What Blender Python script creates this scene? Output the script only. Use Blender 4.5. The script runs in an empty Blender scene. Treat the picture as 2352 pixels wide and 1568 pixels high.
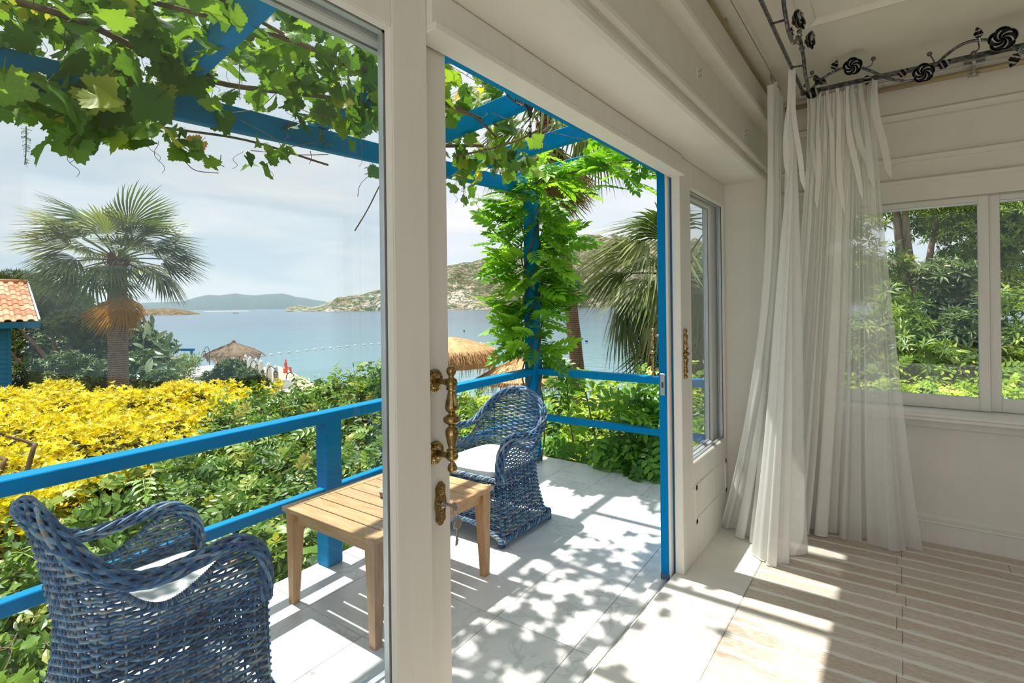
import bpy, bmesh, math, random
import numpy as np
from mathutils import Vector, Matrix

# ------------------------------------------------------------------ scene, camera, sky, sun, exposure
scene = bpy.context.scene
COL = scene.collection
rng = np.random.default_rng(11)
random.seed(5)

EYE = np.array([0.0, 0.0, 1.5])
FPX = 1223.4
YAW, ROLL = math.radians(35.968), math.radians(-0.6714)
_fw = np.array([-math.sin(YAW), math.cos(YAW), 0.0])
_r0 = np.array([math.cos(YAW), math.sin(YAW), 0.0])
_u0 = np.array([0, 0, 1.0])
_r = _r0 * math.cos(ROLL) + _u0 * math.sin(ROLL)
_u = -_r0 * math.sin(ROLL) + _u0 * math.cos(ROLL)

cam_d = bpy.data.cameras.new('camera')
cam_d.sensor_width = 36.0
cam_d.lens = FPX / 2352 * 36.0
cam_d.shift_y = (702.8 - 784) / 2352
cam_d.clip_start = 0.05
cam_d.clip_end = 80000
cam = bpy.data.objects.new('camera', cam_d)
COL.objects.link(cam)
_m = Matrix.Identity(4)
for i in range(3):
    _m[i][0], _m[i][1], _m[i][2], _m[i][3] = _r[i], _u[i], -_fw[i], EYE[i]
cam.matrix_world = _m
scene.camera = cam

def at(px, py, depth):
    """point of the place that lies `depth` metres in front of the viewer in that direction"""
    return EYE + depth * (_fw + (px - 1176) / FPX * _r - (py - 702.8) / FPX * _u)

def on(px, py, **k):
    d = _fw + (px - 1176) / FPX * _r - (py - 702.8) / FPX * _u
    (a, v), = k.items()
    i = 'xyz'.index(a)
    return EYE + d * ((v - EYE[i]) / d[i])

# sky: bright thin overcast, streaky cloud sheets
world = bpy.data.worlds.new('sky')
scene.world = world
world.use_nodes = True
wt = world.node_tree
wt.nodes.clear()
def wn(t, **kw):
    n = wt.nodes.new(t)
    for k, v in kw.items(): setattr(n, k, v)
    return n
w_tc = wn('ShaderNodeTexCoord')
w_sep = wn('ShaderNodeSeparateXYZ')
wt.links.new(w_tc.outputs['Generated'], w_sep.inputs[0])
w_ramp = wn('ShaderNodeValToRGB')
w_ramp.color_ramp.elements[0].position = 0.0
w_ramp.color_ramp.elements[0].color = (0.66, 0.77, 0.87, 1)
w_ramp.color_ramp.elements[1].position = 0.75
w_ramp.color_ramp.elements[1].color = (0.74, 0.83, 0.95, 1)
e = w_ramp.color_ramp.elements.new(0.30); e.color = (0.72, 0.80, 0.88, 1)
wt.links.new(w_sep.outputs['Z'], w_ramp.inputs[0])
w_map = wn('ShaderNodeMapping')
w_map.inputs['Scale'].default_value = (2.2, 2.2, 11.0)
w_map.inputs['Rotation'].default_value = (0.10, 0.05, 0.3)
wt.links.new(w_tc.outputs['Generated'], w_map.inputs[0])
w_noise = wn('ShaderNodeTexNoise')
w_noise.inputs['Scale'].default_value = 1.6
w_noise.inputs['Detail'].default_value = 7
w_noise.inputs['Roughness'].default_value = 0.58
w_noise.inputs['Distortion'].default_value = 0.6
wt.links.new(w_map.outputs[0], w_noise.inputs['Vector'])
w_cr = wn('ShaderNodeValToRGB')
w_cr.color_ramp.elements[0].position = 0.36
w_cr.color_ramp.elements[0].color = (0, 0, 0, 1)
w_cr.color_ramp.elements[1].position = 0.70
w_cr.color_ramp.elements[1].color = (1, 1, 1, 1)
wt.links.new(w_noise.outputs['Fac'], w_cr.inputs[0])
w_mix = wn('ShaderNodeMixRGB')
w_mix.inputs['Color2'].default_value = (0.93, 0.93, 0.93, 1)
wt.links.new(w_cr.outputs[0], w_mix.inputs['Fac'])
wt.links.new(w_ramp.outputs[0], w_mix.inputs['Color1'])
w_bg = wn('ShaderNodeBackground')
w_bg.inputs['Strength'].default_value = 0.91
wt.links.new(w_mix.outputs[0], w_bg.inputs['Color'])
w_out = wn('ShaderNodeOutputWorld')
wt.links.new(w_bg.outputs[0], w_out.inputs[0])

# sun: straight in through the doors from the sea side, about 70 degrees high
sun_d = bpy.data.lights.new('sun', 'SUN')
sun_d.energy = 7.2
sun_d.angle = math.radians(0.9)
sun_d.color = (1.0, 0.95, 0.86)
sun = bpy.data.objects.new('sun', sun_d)
COL.objects.link(sun)
SUN_DIR = Vector((-0.359, 0.0, 0.933)).normalized()
sun.rotation_euler = SUN_DIR.to_track_quat('Z', 'Y').to_euler()
sun.location = (-8, 1, 24)

scene.view_settings.view_transform = 'Standard'
scene.view_settings.look = 'None'
scene.view_settings.gamma = 1.0
scene.view_settings.use_curve_mapping = False
scene.view_settings.exposure = 0.22
scene.cycles.max_bounces = 8
scene.cycles.diffuse_bounces = 4
scene.cycles.glossy_bounces = 3
scene.cycles.transmission_bounces = 6
scene.cycles.transparent_max_bounces = 20
scene.cycles.caustics_reflective = False
scene.cycles.caustics_refractive = False
scene.cycles.sample_clamp_indirect = 4.0
scene.cycles.use_adaptive_sampling = True
scene.cycles.adaptive_threshold = 0.02

# ------------------------------------------------------------------ helpers
def sl(c):
    """sRGB 0-255 -> linear"""
    return tuple(((v / 255) / 12.92 if v / 255 <= 0.04045 else ((v / 255 + 0.055) / 1.055) ** 2.4) for v in c)

class MB:
    """collects geometry for ONE mesh object"""
    def __init__(s):
        s.V = []; s.F = []; s.n = 0; s.A = []; s.M = []
    def add(s, V, F, attr=None, mi=0):
        V = np.asarray(V, float).reshape(-1, 3)
        s.V.append(V)
        if isinstance(F, np.ndarray): F = [F]
        else:
            d = {}
            for f in F: d.setdefault(len(f), []).append(f)
            F = [np.array(v, int) for v in d.values()]
        for f in F:
            s.F.append(f + s.n); s.M.append(np.full(len(f), mi, int))
        s.A.append(np.full(len(V), 0.5) if attr is None else np.broadcast_to(np.asarray(attr, float), (len(V),)))
        s.n += len(V)
        return s
    def box(s, x0, x1, y0, y1, z0, z1, b=0.0, mi=0):
        if b > 0: return s.cbox(((x0+x1)/2, (y0+y1)/2, (z0+z1)/2), (x1-x0, y1-y0, z1-z0), b, mi=mi)
        V = [(x, y, z) for x in (x0, x1) for y in (y0, y1) for z in (z0, z1)]
        F = [(0, 1, 3, 2), (4, 6, 7, 5), (0, 4, 5, 1), (2, 3, 7, 6), (0, 2, 6, 4), (1, 5, 7, 3)]
        return s.add(V, F, mi=mi)
    def cbox(s, c, d, b=0.004, rot=None, mi=0):
        h = np.array(d) / 2; b = min(b, h.min() * 0.95)
        V = []; idx = {}
        for sx in (-1, 1):
            for sy in (-1, 1):
                for sz in (-1, 1):
                    S = np.array((sx, sy, sz))
                    for a in range(3):
                        p = S * (h - b); p[a] = S[a] * h[a]
                        idx[(sx, sy, sz, a)] = len(V); V.append(p)
        F = []
        for a in range(3):
            b1, b2 = (a+1) % 3, (a+2) % 3
            for sa in (-1, 1):
                q = []
                for s1, s2 in ((-1, -1), (1, -1), (1, 1), (-1, 1)):
                    k = [0, 0, 0]; k[a] = sa; k[b1] = s1; k[b2] = s2
                    q.append(idx[(*k, a)])
                F.append(q if sa > 0 else q[::-1])
            for s1 in (-1, 1):
                for s2 in (-1, 1):
                    q = []
                    for sa, ax in ((-1, b1), (1, b1), (1, b2), (-1, b2)):
                        k = [0, 0, 0]; k[a] = sa; k[b1] = s1; k[b2] = s2
                        q.append(idx[(*k, ax)])
                    F.append(q if s1 * s2 > 0 else q[::-1])
        for sx in (-1, 1):
            for sy in (-1, 1):
                for sz in (-1, 1):
                    q = [idx[(sx, sy, sz, a)] for a in range(3)]
                    F.append(q if sx*sy*sz > 0 else q[::-1])
        V = np.array(V)
        if rot is not None: V = V @ np.array(rot).T
        return s.add(V + np.array(c), F, mi=mi)
    def bar(s, p0, p1, w, h, b=0.003, up=(0, 0, 1)):
        """rectangular bar from p0 to p1 (centre line), w sideways, h along up"""
        p0 = np.array(p0, float); p1 = np.array(p1, float)
        d = p1 - p0; L = np.linalg.norm(d); d /= L
        sd = np.cross(d, up); sd /= np.linalg.norm(sd); uu = np.cross(sd, d)
        R = np.stack([d, sd, uu], 1)
        return s.cbox((p0+p1)/2, (L, w, h), b, rot=R)
    def tube(s, pts, r, n=8, closed=False, caps=True, attr=None, phase=0.0, flat=None):
        P = np.asarray(pts, float); m = len(P)
        r = np.broadcast_to(np.asarray(r, float), (m,))
        T = np.gradient(P, axis=0) if not closed else np.roll(P, -1, 0) - np.roll(P, 1, 0)
        T /= np.linalg.norm(T, axis=1)[:, None] + 1e-12
        a = np.array((0, 0, 1.0)) if abs(T[0][2]) < 0.9 else np.array((1.0, 0, 0))
        N = np.zeros_like(P); nrm = np.cross(T[0], a); nrm /= np.linalg.norm(nrm)
        for i in range(m):
            nrm = nrm - T[i] * (nrm @ T[i]); nrm /= np.linalg.norm(nrm) + 1e-12
            N[i] = nrm
        B = np.cross(T, N)
        ang = np.linspace(0, 2*np.pi, n, endpoint=False) + phase
        V = P[:, None] + r[:, None, None] * (np.cos(ang)[None, :, None] * N[:, None] + np.sin(ang)[None, :, None] * B[:, None])
        i = np.arange(m if closed else m-1)[:, None]; j = np.arange(n)[None]
        i2 = (i+1) % m; j2 = (j+1) % n
        Q = np.stack([i*n+j, i*n+j2, i2*n+j2, i2*n+j], -1).reshape(-1, 4)
        at_ = None if attr is None else (np.repeat(attr, n) if np.ndim(attr) else attr)
        F = [Q]
        V = V.reshape(-1, 3)
        base = s.n
        s.V.append(V); s.A.append(np.full(len(V), .5) if at_ is None else np.broadcast_to(np.asarray(at_, float), (len(V),)))
        s.n += len(V)
        s.F.append(Q + base); s.M.append(np.zeros(len(Q), int))
        if caps and not closed:
            s.F.append(np.array([list(range(n))[::-1]]) + base); s.M.append(np.zeros(1, int))
            s.F.append(np.array([[(m-1)*n + k for k in range(n)]]) + base); s.M.append(np.zeros(1, int))
        return s
    def lathe(s, prof, n=20, c=(0, 0, 0), axis=(0, 0, 1), attr=None):
        prof = np.array(prof, float)
        ax = np.array(axis, float); ax /= np.linalg.norm(ax)
        t = np.array((1.0, 0, 0)) if abs(ax[0]) < .9 else np.array((0, 1.0, 0))
        e1 = np.cross(ax, t); e1 /= np.linalg.norm(e1); e2 = np.cross(ax, e1)
        a = np.linspace(0, 2*np.pi, n, endpoint=False)
        V = prof[:, None, 0:1] * (np.cos(a)[None, :, None]*e1 + np.sin(a)[None, :, None]*e2) + prof[:, None, 1:2]*ax
        m = len(prof)
        i = np.arange(m-1)[:, None]; j = np.arange(n)[None]; j2 = (j+1) % n
        Q = np.stack([i*n+j, i*n+j2, (i+1)*n+j2, (i+1)*n+j], -1).reshape(-1, 4)
        b = s.n
        s.add(V.reshape(-1, 3) + np.array(c), Q, attr)
        s.F.append(np.array([list(range(n))[::-1]]) + b); s.M.append(np.zeros(1, int))
        s.F.append(np.array([[(m-1)*n+k for k in range(n)]]) + b); s.M.append(np.zeros(1, int))
        return s
    def prism(s, poly, p0, p1, ex, ey):
        """2D polygon swept from p0 to p1; ex, ey are the axes of the polygon plane"""
        poly = np.array(poly, float); ex = np.array(ex, float); ey = np.array(ey, float)
        o = poly[:, :1]*ex + poly[:, 1:]*ey; k = len(poly)
        V = np.concatenate([np.array(p0, float)+o, np.array(p1, float)+o])
        F = [[i, (i+1) % k, k+(i+1) % k, k+i] for i in range(k)] + [list(range(k))[::-1], [k+i for i in range(k)]]
        return s.add(V, F)
    def leaves(s, pos, X, Y, Z, size, tmpl, attr=None):
        """many copies of a leaf template; X,Y,Z are (N,3) frames"""
        TV, TF = tmpl; k = len(TV); N = len(pos)
        if N == 0: return s
        size = np.broadcast_to(np.asarray(size, float), (N,))
        V = (TV[None, :, 0:1]*X[:, None] + TV[None, :, 1:2]*Y[:, None] + TV[None, :, 2:3]*Z[:, None]) * size[:, None, None] + pos[:, None]
        a = rng.random(N) if attr is None else attr
        base = s.n
        s.V.append(V.reshape(-1, 3)); s.A.append(np.repeat(a, k)); s.n += N*k
        for f in TF:
            s.F.append((np.arange(N)[:, None, None]*k + f[None]).reshape(-1, f.shape[1]) + base)
            s.M.append(np.zeros(N*len(f), int))
        return s
    def mesh(s, name, mats, smooth=False, attr=False):
        me = bpy.data.meshes.new(name)
        V = np.concatenate(s.V)
        me.vertices.add(len(V)); me.vertices.foreach_set('co', V.ravel().astype(np.float32))
        lv = np.concatenate([f.ravel() for f in s.F]); tot = np.concatenate([np.full(len(f), f.shape[1]) for f in s.F])
        st = np.concatenate([[0], np.cumsum(tot)[:-1]])
        me.loops.add(len(lv)); me.loops.foreach_set('vertex_index', lv.astype(np.int32))
        me.polygons.add(len(tot)); me.polygons.foreach_set('loop_start', st.astype(np.int32))
        me.polygons.foreach_set('material_index', np.concatenate(s.M).astype(np.int32))
        if attr:
            a = me.attributes.new('rnd', 'FLOAT', 'POINT'); a.data.foreach_set('value', np.concatenate(s.A).astype(np.float32))
        me.update(calc_edges=True)
        me.polygons.foreach_set('use_smooth', np.full(len(tot), bool(smooth)))
        for m in (mats if isinstance(mats, (list, tuple)) else [mats]): me.materials.append(m)
        return me
    def build(s, name, mats, parent=None, smooth=False, attr=False, kind=None, label=None):
        o = bpy.data.objects.new(name, s.mesh(name, mats, smooth, attr))
        COL.objects.link(o)
        if parent is not None: attach(o, parent)
        if kind: o['kind'] = kind
        if label: o['label'] = label
        return o

def attach(o, parent):
    """parent o (whose mesh is in world coordinates) to a thing"""
    o.parent = parent
    m = Matrix.Identity(4); p = parent
    chain = []
    while p is not None: chain.append(p); p = p.parent
    for p in reversed(chain):
        m = m @ p.matrix_parent_inverse @ p.matrix_basis
    o.matrix_parent_inverse = m.inverted()

def tag(o, label, cat=None, group=None, kind=None):
    o['label'] = label
    if cat: o['category'] = cat
    if group: o['group'] = group
    if kind: o['kind'] = kind
    return o

def thing(name, loc, label, cat, group=None, kind=None, rz=0.0):
    o = bpy.data.objects.new(name, None)
    o.empty_display_size = 0.05
    COL.objects.link(o)
    o.location = loc; o.rotation_euler = (0, 0, rz)
    return tag(o, label, cat, group, kind)

def copy_tree(o, parent=None):
    c = o.copy(); COL.objects.link(c)
    if parent is not None:
        inv = o.matrix_parent_inverse.copy(); c.parent = parent; c.matrix_parent_inverse = inv
    for ch in list(o.children): copy_tree(ch, c)
    return c

def place_copy(me, name, parent, M=None):
    """one more object that shares the mesh me, parented in the parent's own space"""
    o = bpy.data.objects.new(name, me); COL.objects.link(o)
    o.parent = parent
    if M is not None: o.matrix_basis = M
    return o

def unit(v):
    v = np.asarray(v, float)
    return v / (np.linalg.norm(v, axis=-1, keepdims=True) + 1e-9)

def frames(N, nrm=None, spread=0.6, ydir=None):
    """random leaf frames: Z near the given normal, Y the leaf's direction"""
    if nrm is None: nrm = np.array((0, 0, 1.0))
    Z = unit(np.broadcast_to(np.asarray(nrm, float), (N, 3)) + spread * rng.normal(size=(N, 3)))
    y = rng.normal(size=(N, 3)) if ydir is None else np.broadcast_to(np.asarray(ydir, float), (N, 3)) + 0.45*rng.normal(size=(N, 3))
    Y = unit(y - Z * np.sum(y*Z, 1, keepdims=True))
    return np.cross(Y, Z), Y, Z

# ------------------------------------------------------------------ materials
class Mat:
    def __init__(s, name):
        s.m = bpy.data.materials.new(name); s.m.use_nodes = True
        s.t = s.m.node_tree; s.b = s.t.nodes['Principled BSDF']; s.o = s.t.nodes['Material Output']
    def n(s, typ, **kw):
        n = s.t.nodes.new(typ)
        for k, v in kw.items():
            if k in n.inputs: n.inputs[k].default_value = v
            else: setattr(n, k, v)
        return n
    def l(s, a, b): s.t.links.new(a, b); return s
    def coord(s, which='Object', scale=(1, 1, 1), rot=(0, 0, 0)):
        tc = s.n('ShaderNodeTexCoord'); mp = s.n('ShaderNodeMapping')
        mp.inputs['Scale'].default_value = scale; mp.inputs['Rotation'].default_value = rot
        s.l(tc.outputs[which], mp.inputs[0]); return mp.outputs[0]
    def noise(s, vec, scale=5, detail=4, rough=0.5, dist=0.0):
        n = s.n('ShaderNodeTexNoise'); n.inputs['Scale'].default_value = scale; n.inputs['Detail'].default_value = detail
        n.inputs['Roughness'].default_value = rough; n.inputs['Distortion'].default_value = dist
        s.l(vec, n.inputs['Vector']); return n.outputs['Fac']
    def ramp(s, fac, stops, interp='LINEAR'):
        r = s.n('ShaderNodeValToRGB'); r.color_ramp.interpolation = interp
        els = r.color_ramp.elements
        for i, (p, c) in enumerate(stops):
            e = els[i] if i < 2 else els.new(p)
            e.position = p; e.color = (*c[:3], 1) if np.ndim(c) else (c, c, c, 1)
        s.l(fac, r.inputs[0]); return r.outputs[0]
    def mix(s, fac, a, b, mode='MIX'):
        n = s.n('ShaderNodeMixRGB', blend_type=mode)
        for v, k in ((fac, 'Fac'), (a, 'Color1'), (b, 'Color2')):
            if hasattr(v, 'is_linked') or hasattr(v, 'links'): s.l(v, n.inputs[k])
            elif k == 'Fac': n.inputs[k].default_value = v
            else: n.inputs[k].default_value = (*v[:3], 1)
        return n.outputs[0]
    def math(s, op, a, b=0.0):
        n = s.n('ShaderNodeMath', operation=op)
        for v, i in ((a, 0), (b, 1)):
            if hasattr(v, 'links'): s.l(v, n.inputs[i])
            else: n.inputs[i].default_value = v
        return n.outputs[0]
    def bump(s, h, strength=0.3, dist=0.01):
        b = s.n('ShaderNodeBump'); b.inputs['Strength'].default_value = strength; b.inputs['Distance'].default_value = dist
        s.l(h, b.inputs['Height']); s.l(b.outputs[0], s.b.inputs['Normal']); return s
    def col(s, c):
        if hasattr(c, 'links'): s.l(c, s.b.inputs['Base Color'])
        else: s.b.inputs['Base Color'].default_value = (*c[:3], 1)
        return s
    def set(s, **kw):
        for k, v in kw.items(): s.b.inputs[k.replace('_', ' ')].default_value = v
        return s

def m_paint(name, c, c2=None, rough=0.5, grain=(3, 3, 3), bump=0.15, spec=.4):
    M = Mat(name); v = M.coord('Object', grain)
    f = M.noise(v, 3, 5, 0.6)
    c2 = c2 or tuple(x*0.9 for x in c)
    M.col(M.ramp(f, [(0.3, c2), (0.65, c)])).set(Roughness=rough)
    M.b.inputs['Specular IOR Level'].default_value = spec
    M.bump(M.noise(v, 14, 3, .6), bump, 0.004)
    return M.m

def m_leaf(name, stops, src='attr', trans=0.35, rough=0.45, spec=0.4, scale=None):
    M = Mat(name)
    if src == 'attr':
        a = M.n('ShaderNodeAttribute', attribute_name='rnd'); f = a.outputs['Fac']
    else:
        a = M.n('ShaderNodeObjectInfo'); f = a.outputs['Random']
    c = M.ramp(f, stops)
    if scale:
        nz = M.noise(M.coord('Object'), scale, 3, .5)
        c = M.mix(0.35, c, M.ramp(nz, [(0.35, (0.55, 0.6, 0.5)), (0.65, (1.25, 1.2, 1.0))]), 'MULTIPLY')
    M.col(c).set(Roughness=rough)
    M.b.inputs['Specular IOR Level'].default_value = spec
    tr = M.n('ShaderNodeBsdfTranslucent')
    tc = M.mix(1.0, c, (1.35, 1.3, 0.55), 'MULTIPLY')
    M.l(tc, tr.inputs['Color'])
    mx = M.n('ShaderNodeMixShader'); mx.inputs[0].default_value = trans
    M.l(M.b.outputs[0], mx.inputs[1]); M.l(tr.outputs[0], mx.inputs[2]); M.l(mx.outputs[0], M.o.inputs['Surface'])
    return M.m

def m_wood(name, ca, cb, grain=(1, 14, 14), rough=0.55, axis_scale=3):
    M = Mat(name); v = M.coord('Object', grain)
    f = M.noise(v, axis_scale, 6, 0.62, 0.4)
    M.col(M.ramp(f, [(0.3, cb), (0.7, ca)])).set(Roughness=rough)
    M.bump(f, 0.12, 0.003)
    return M.m

def m_plain(name, c, rough=0.6, metal=0.0):
    M = Mat(name); v = M.coord('Object')
    f = M.noise(v, 9, 4)
    M.col(M.ramp(f, [(0.25, tuple(x*0.82 for x in c)), (0.75, tuple(min(1, x*1.08) for x in c))])).set(Roughness=rough, Metallic=metal)
    return M.m

WHITE = m_paint('white_wall_paint', (0.79, 0.755, 0.675), (0.75, 0.715, 0.64), 0.55, (2, 2, 2), 0.10)
GLOSSW = m_paint('white_gloss_paint', (0.80, 0.775, 0.71), (0.75, 0.725, 0.66), 0.38, (5, 5, .8), 0.12)
CEIL = m_paint('ceiling_paint', (0.74, 0.70, 0.61), (0.70, 0.66, 0.575), 0.7, (2, 2, 2), 0.05)
BLUE = m_paint('blue_gloss_paint', (0.0, 0.225, 0.50), (0.0, 0.195, 0.44), 0.5, (6, 1.2, 6), 0.15, .06)
BLUED = m_paint('blue_door_paint', (0.0, 0.205, 0.53), (0.0, 0.18, 0.46), 0.5, (6, 6, 1), 0.12, .06)
ALU = m_plain('aluminium', (0.62, 0.64, 0.64), 0.35, 0.6)
GASKET = m_plain('black_gasket', (0.012, 0.014, 0.014), 0.6)
def m_brass():
    M = Mat('aged_brass'); v = M.coord('Object')
    n = M.noise(v, 60, 4, .6)
    M.col(M.ramp(n, [(.3, (.16, .10, .035)), (.6, (.42, .30, .12))])).set(Roughness=.24, Metallic=1.0)
    return M.m
BRASS = m_brass()
STEEL = m_plain('steel', (0.45, 0.45, 0.46), 0.3, 1.0)

def m_glass(name, tint, refl=1.0):
    M = Mat(name)
    tr = M.n('ShaderNodeBsdfTransparent'); tr.inputs[0].default_value = (*tint, 1)
    gl = M.n('ShaderNodeBsdfGlossy'); gl.inputs['Roughness'].default_value = 0.0; gl.inputs['Color'].default_value = (refl, refl, refl, 1)
    fr = M.n('ShaderNodeFresnel'); fr.inputs['IOR'].default_value = 1.45
    mx = M.n('ShaderNodeMixShader')
    ge = M.n('ShaderNodeNewGeometry')
    M.l(M.math('MULTIPLY', fr.outputs[0], M.math('SUBTRACT', 1.0, ge.outputs['Backfacing'])), mx.inputs[0]); M.l(tr.outputs[0], mx.inputs[1]); M.l(gl.outputs[0], mx.inputs[2])
    M.l(mx.outputs[0], M.o.inputs['Surface'])
    M.t.nodes.remove(M.b)
    return M.m
GLASS = m_glass('window_glass', (0.955, 0.972, 0.975))
# ================================================================== THE ROOM
ZF = 0.06          # indoor floor (terrace marble is z = 0)
ZC = 2.84          # ceiling
XW = -0.70         # inner face of the door wall
YE = 4.05          # inner face of the end wall
XR, YB = 2.9, -1.1 # the other two walls, behind the viewer

# --- door wall: a run above the opening and the two ends of it
m = MB()
m.box(-1.0, XW, -0.45, 3.745, 2.29, ZC + 0.12)
m.box(-1.0, XW, YB, -0.45, -0.3, ZC + 0.12)
m.prism([(-1.0, 3.725), (-0.93, 3.725), (-0.735, 3.745), (XW, 3.745), (XW, 4.30), (-1.0, 4.30)], (0, 0, -0.3), (0, 0, ZC + 0.12), (1, 0, 0), (0, 1, 0))
tag(m.build('wall_left', WHITE), 'white wall over and around the wide sliding doors', kind='structure')

# --- end wall with the window opening
WX0, WX1, WZ0, WZ1 = -0.42, 2.05, 0.855, 2.107
m = MB()
m.box(XW, WX0, YE, 4.30, -0.3, ZC + 0.12)
m.box(WX1, XR, YE, 4.30, -0.3, ZC + 0.12)
m.box(WX0, WX1, YE, 4.30, -0.3, WZ0)
m.box(WX0, WX1, YE, 4.30, WZ1, ZC + 0.12)
tag(m.build('wall_right', WHITE), 'white end wall with the window onto the trees', kind='structure')

# --- the two walls behind the viewer, each with a broad opening added to let daylight in
m = MB()
m.box(XR, XR + 0.2, YB, 4.3, -0.3, 0.85); m.box(XR, XR + 0.2, YB, 4.3, 2.5, ZC + 0.12)
m.box(XR, XR + 0.2, YB, 1.0, 0.85, 2.5); m.box(XR, XR + 0.2, 3.7, 4.3, 0.85, 2.5)
tag(m.build('wall_far', m_wood('bounce_damping_wood', sl((168, 132, 98)), sl((120, 90, 64)), (1, 1, 12))), 'unseen wall in a dim wood tone with a window opening added for daylight', kind='structure')  # wood tone picked to cut the bounce light on the door frames
m = MB(); m.box(-1.0, 4.5, -8.0, YB - 0.2, -0.3, 0.0)  # unseen slab, added to throw sunlight up to the ceiling and end wall
tag(m.build('bounce_yard', m_plain('pale_bounce_slab', (.82, .80, .75), .7)), 'unseen pale slab added behind the viewer to bounce sunlight indoors', kind='structure')
m = MB()
m.box(-1.0, XR + 0.2, YB - 0.2, YB, -0.3, 0.10); m.box(-1.0, XR + 0.2, YB - 0.2, YB, 2.70, ZC + 0.12)  # wide gap added so daylight reaches the end wall
m.box(-1.0, -0.60, YB - 0.2, YB, 0.10, 2.70); m.box(2.8, XR + 0.2, YB - 0.2, YB, 0.10, 2.70)
tag(m.build('wall_back', WHITE), 'unseen white wall with a wide opening added to let daylight in', kind='structure')

# --- ceiling with a sunk border panel
m = MB()
m.box(-1.0, XR + 0.2, YB - 0.2, 4.30, ZC, ZC + 0.15)
tag(m.build('ceiling', CEIL), 'off-white painted ceiling', kind='structure')
prof = [(0, 0), (0.05, 0), (0.05, -0.008), (0.035, -0.018), (0.02, -0.012), (0.0, -0.02)]
m = MB()
m.prism([(0, 0), (.055, 0), (.055, -.006), (.03, -.02), (0, -.012)], (-0.36, -1.4, ZC), (-0.36, 2.94, ZC), (1, 0, 0), (0, 0, 1))
m.prism([(0, 0), (.055, 0), (.055, -.012), (.03, -.02), (0, -.006)], (-0.36, 2.885, ZC), (2.8, 2.885, ZC), (0, 1, 0), (0, 0, 1))
tag(m.build('trim_1', CEIL), 'flat ceiling moulding making a square corner', kind='structure')

# --- mouldings along the door wall and end wall
def crown(name, z, poly, label):
    m = MB()
    k = [(a, b) for a, b in poly]
    m.prism(k, (XW, YB, z), (XW, YE, z), (1, 0, 0), (0, 0, 1))
    m.prism([(-a, b) for a, b in k][::-1], (XW, YE, z), (XR, YE, z), (0, 1, 0), (0, 0, 1))
    return tag(m.build(name, WHITE), label, kind='structure')
crown('trim_2', 2.60, [(-.01, 0.0), (.045, 0.0), (.062, .012), (.066, .03), (.05, .045), (.05, .24), (-.01, .24)], 'deep white frieze band with a rounded lower edge under the ceiling')
crown('trim_3', 2.36, [(-.01, -.012), (.012, -.012), (.024, 0.0), (.026, .014), (.010, .026), (.010, .032), (-.01, .032)], 'slim white picture moulding half way up the upper wall')
m = MB()   # window casing head, end wall only
m.prism([(.01, 0), (-.012, 0), (-.028, .012), (-.03, .03), (-.014, .042), (.01, .042)], (XW, YE, 2.205), (XR, YE, 2.205), (0, 1, 0), (0, 0, 1))
m.box(XW, XR, YE - 0.012, YE + .01, WZ1, 2.205)
tag(m.build('trim_4', WHITE), 'white window head casing with a moulded top on the end wall', kind='structure')
m = MB()   # bead round the door opening
m.prism([(-.035, .0), (.0, -.004), (.012, .006), (.014, .02), (.004, .034), (-.01, .034)], (XW, -0.14, 2.29), (XW, 3.775, 2.29), (1, 0, 0), (0, 0, 1))
m.prism([(-.035, .0), (.0, -.004), (.012, .006), (.014, .02), (.004, .034), (-.01, .034)], (XW, 3.745, ZF), (XW, 3.745, 2.30), (1, 0, 0), (0, 1, 0))
tag(m.build('trim_5', WHITE), 'rounded white bead edging the door opening', kind='structure')

# --- baseboard of the end wall
m = MB()
m.prism([(.01, 0), (-.016, 0), (-.016, .115), (-.022, .12), (-.016, .128), (-.020, .15), (-.006, .165), (.01, .165)][::-1], (XW, YE, ZF), (XR, YE, ZF), (0, 1, 0), (0, 0, 1))
tag(m.build('baseboard_right', GLOSSW), 'moulded white baseboard along the end wall', kind='structure')

# --- window sill board
m = MB()
m.prism([(.26, 0), (-.158, 0), (-.165, -.008), (-.165, -.022), (-.158, -.028), (-.150, -.03), (-.150, -.046), (-.145, -.05), (-.06, -.052), (-.05, -.10), (0, -.10), (0, -.03), (.26, -.03)][::-1],
        (-0.60, YE, 0.857), (2.3, YE, 0.857), (0, 1, 0), (0, 0, 1))
tag(m.build('trim_6', GLOSSW), 'glossy white window sill board with a stepped front edge', kind='structure')

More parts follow.
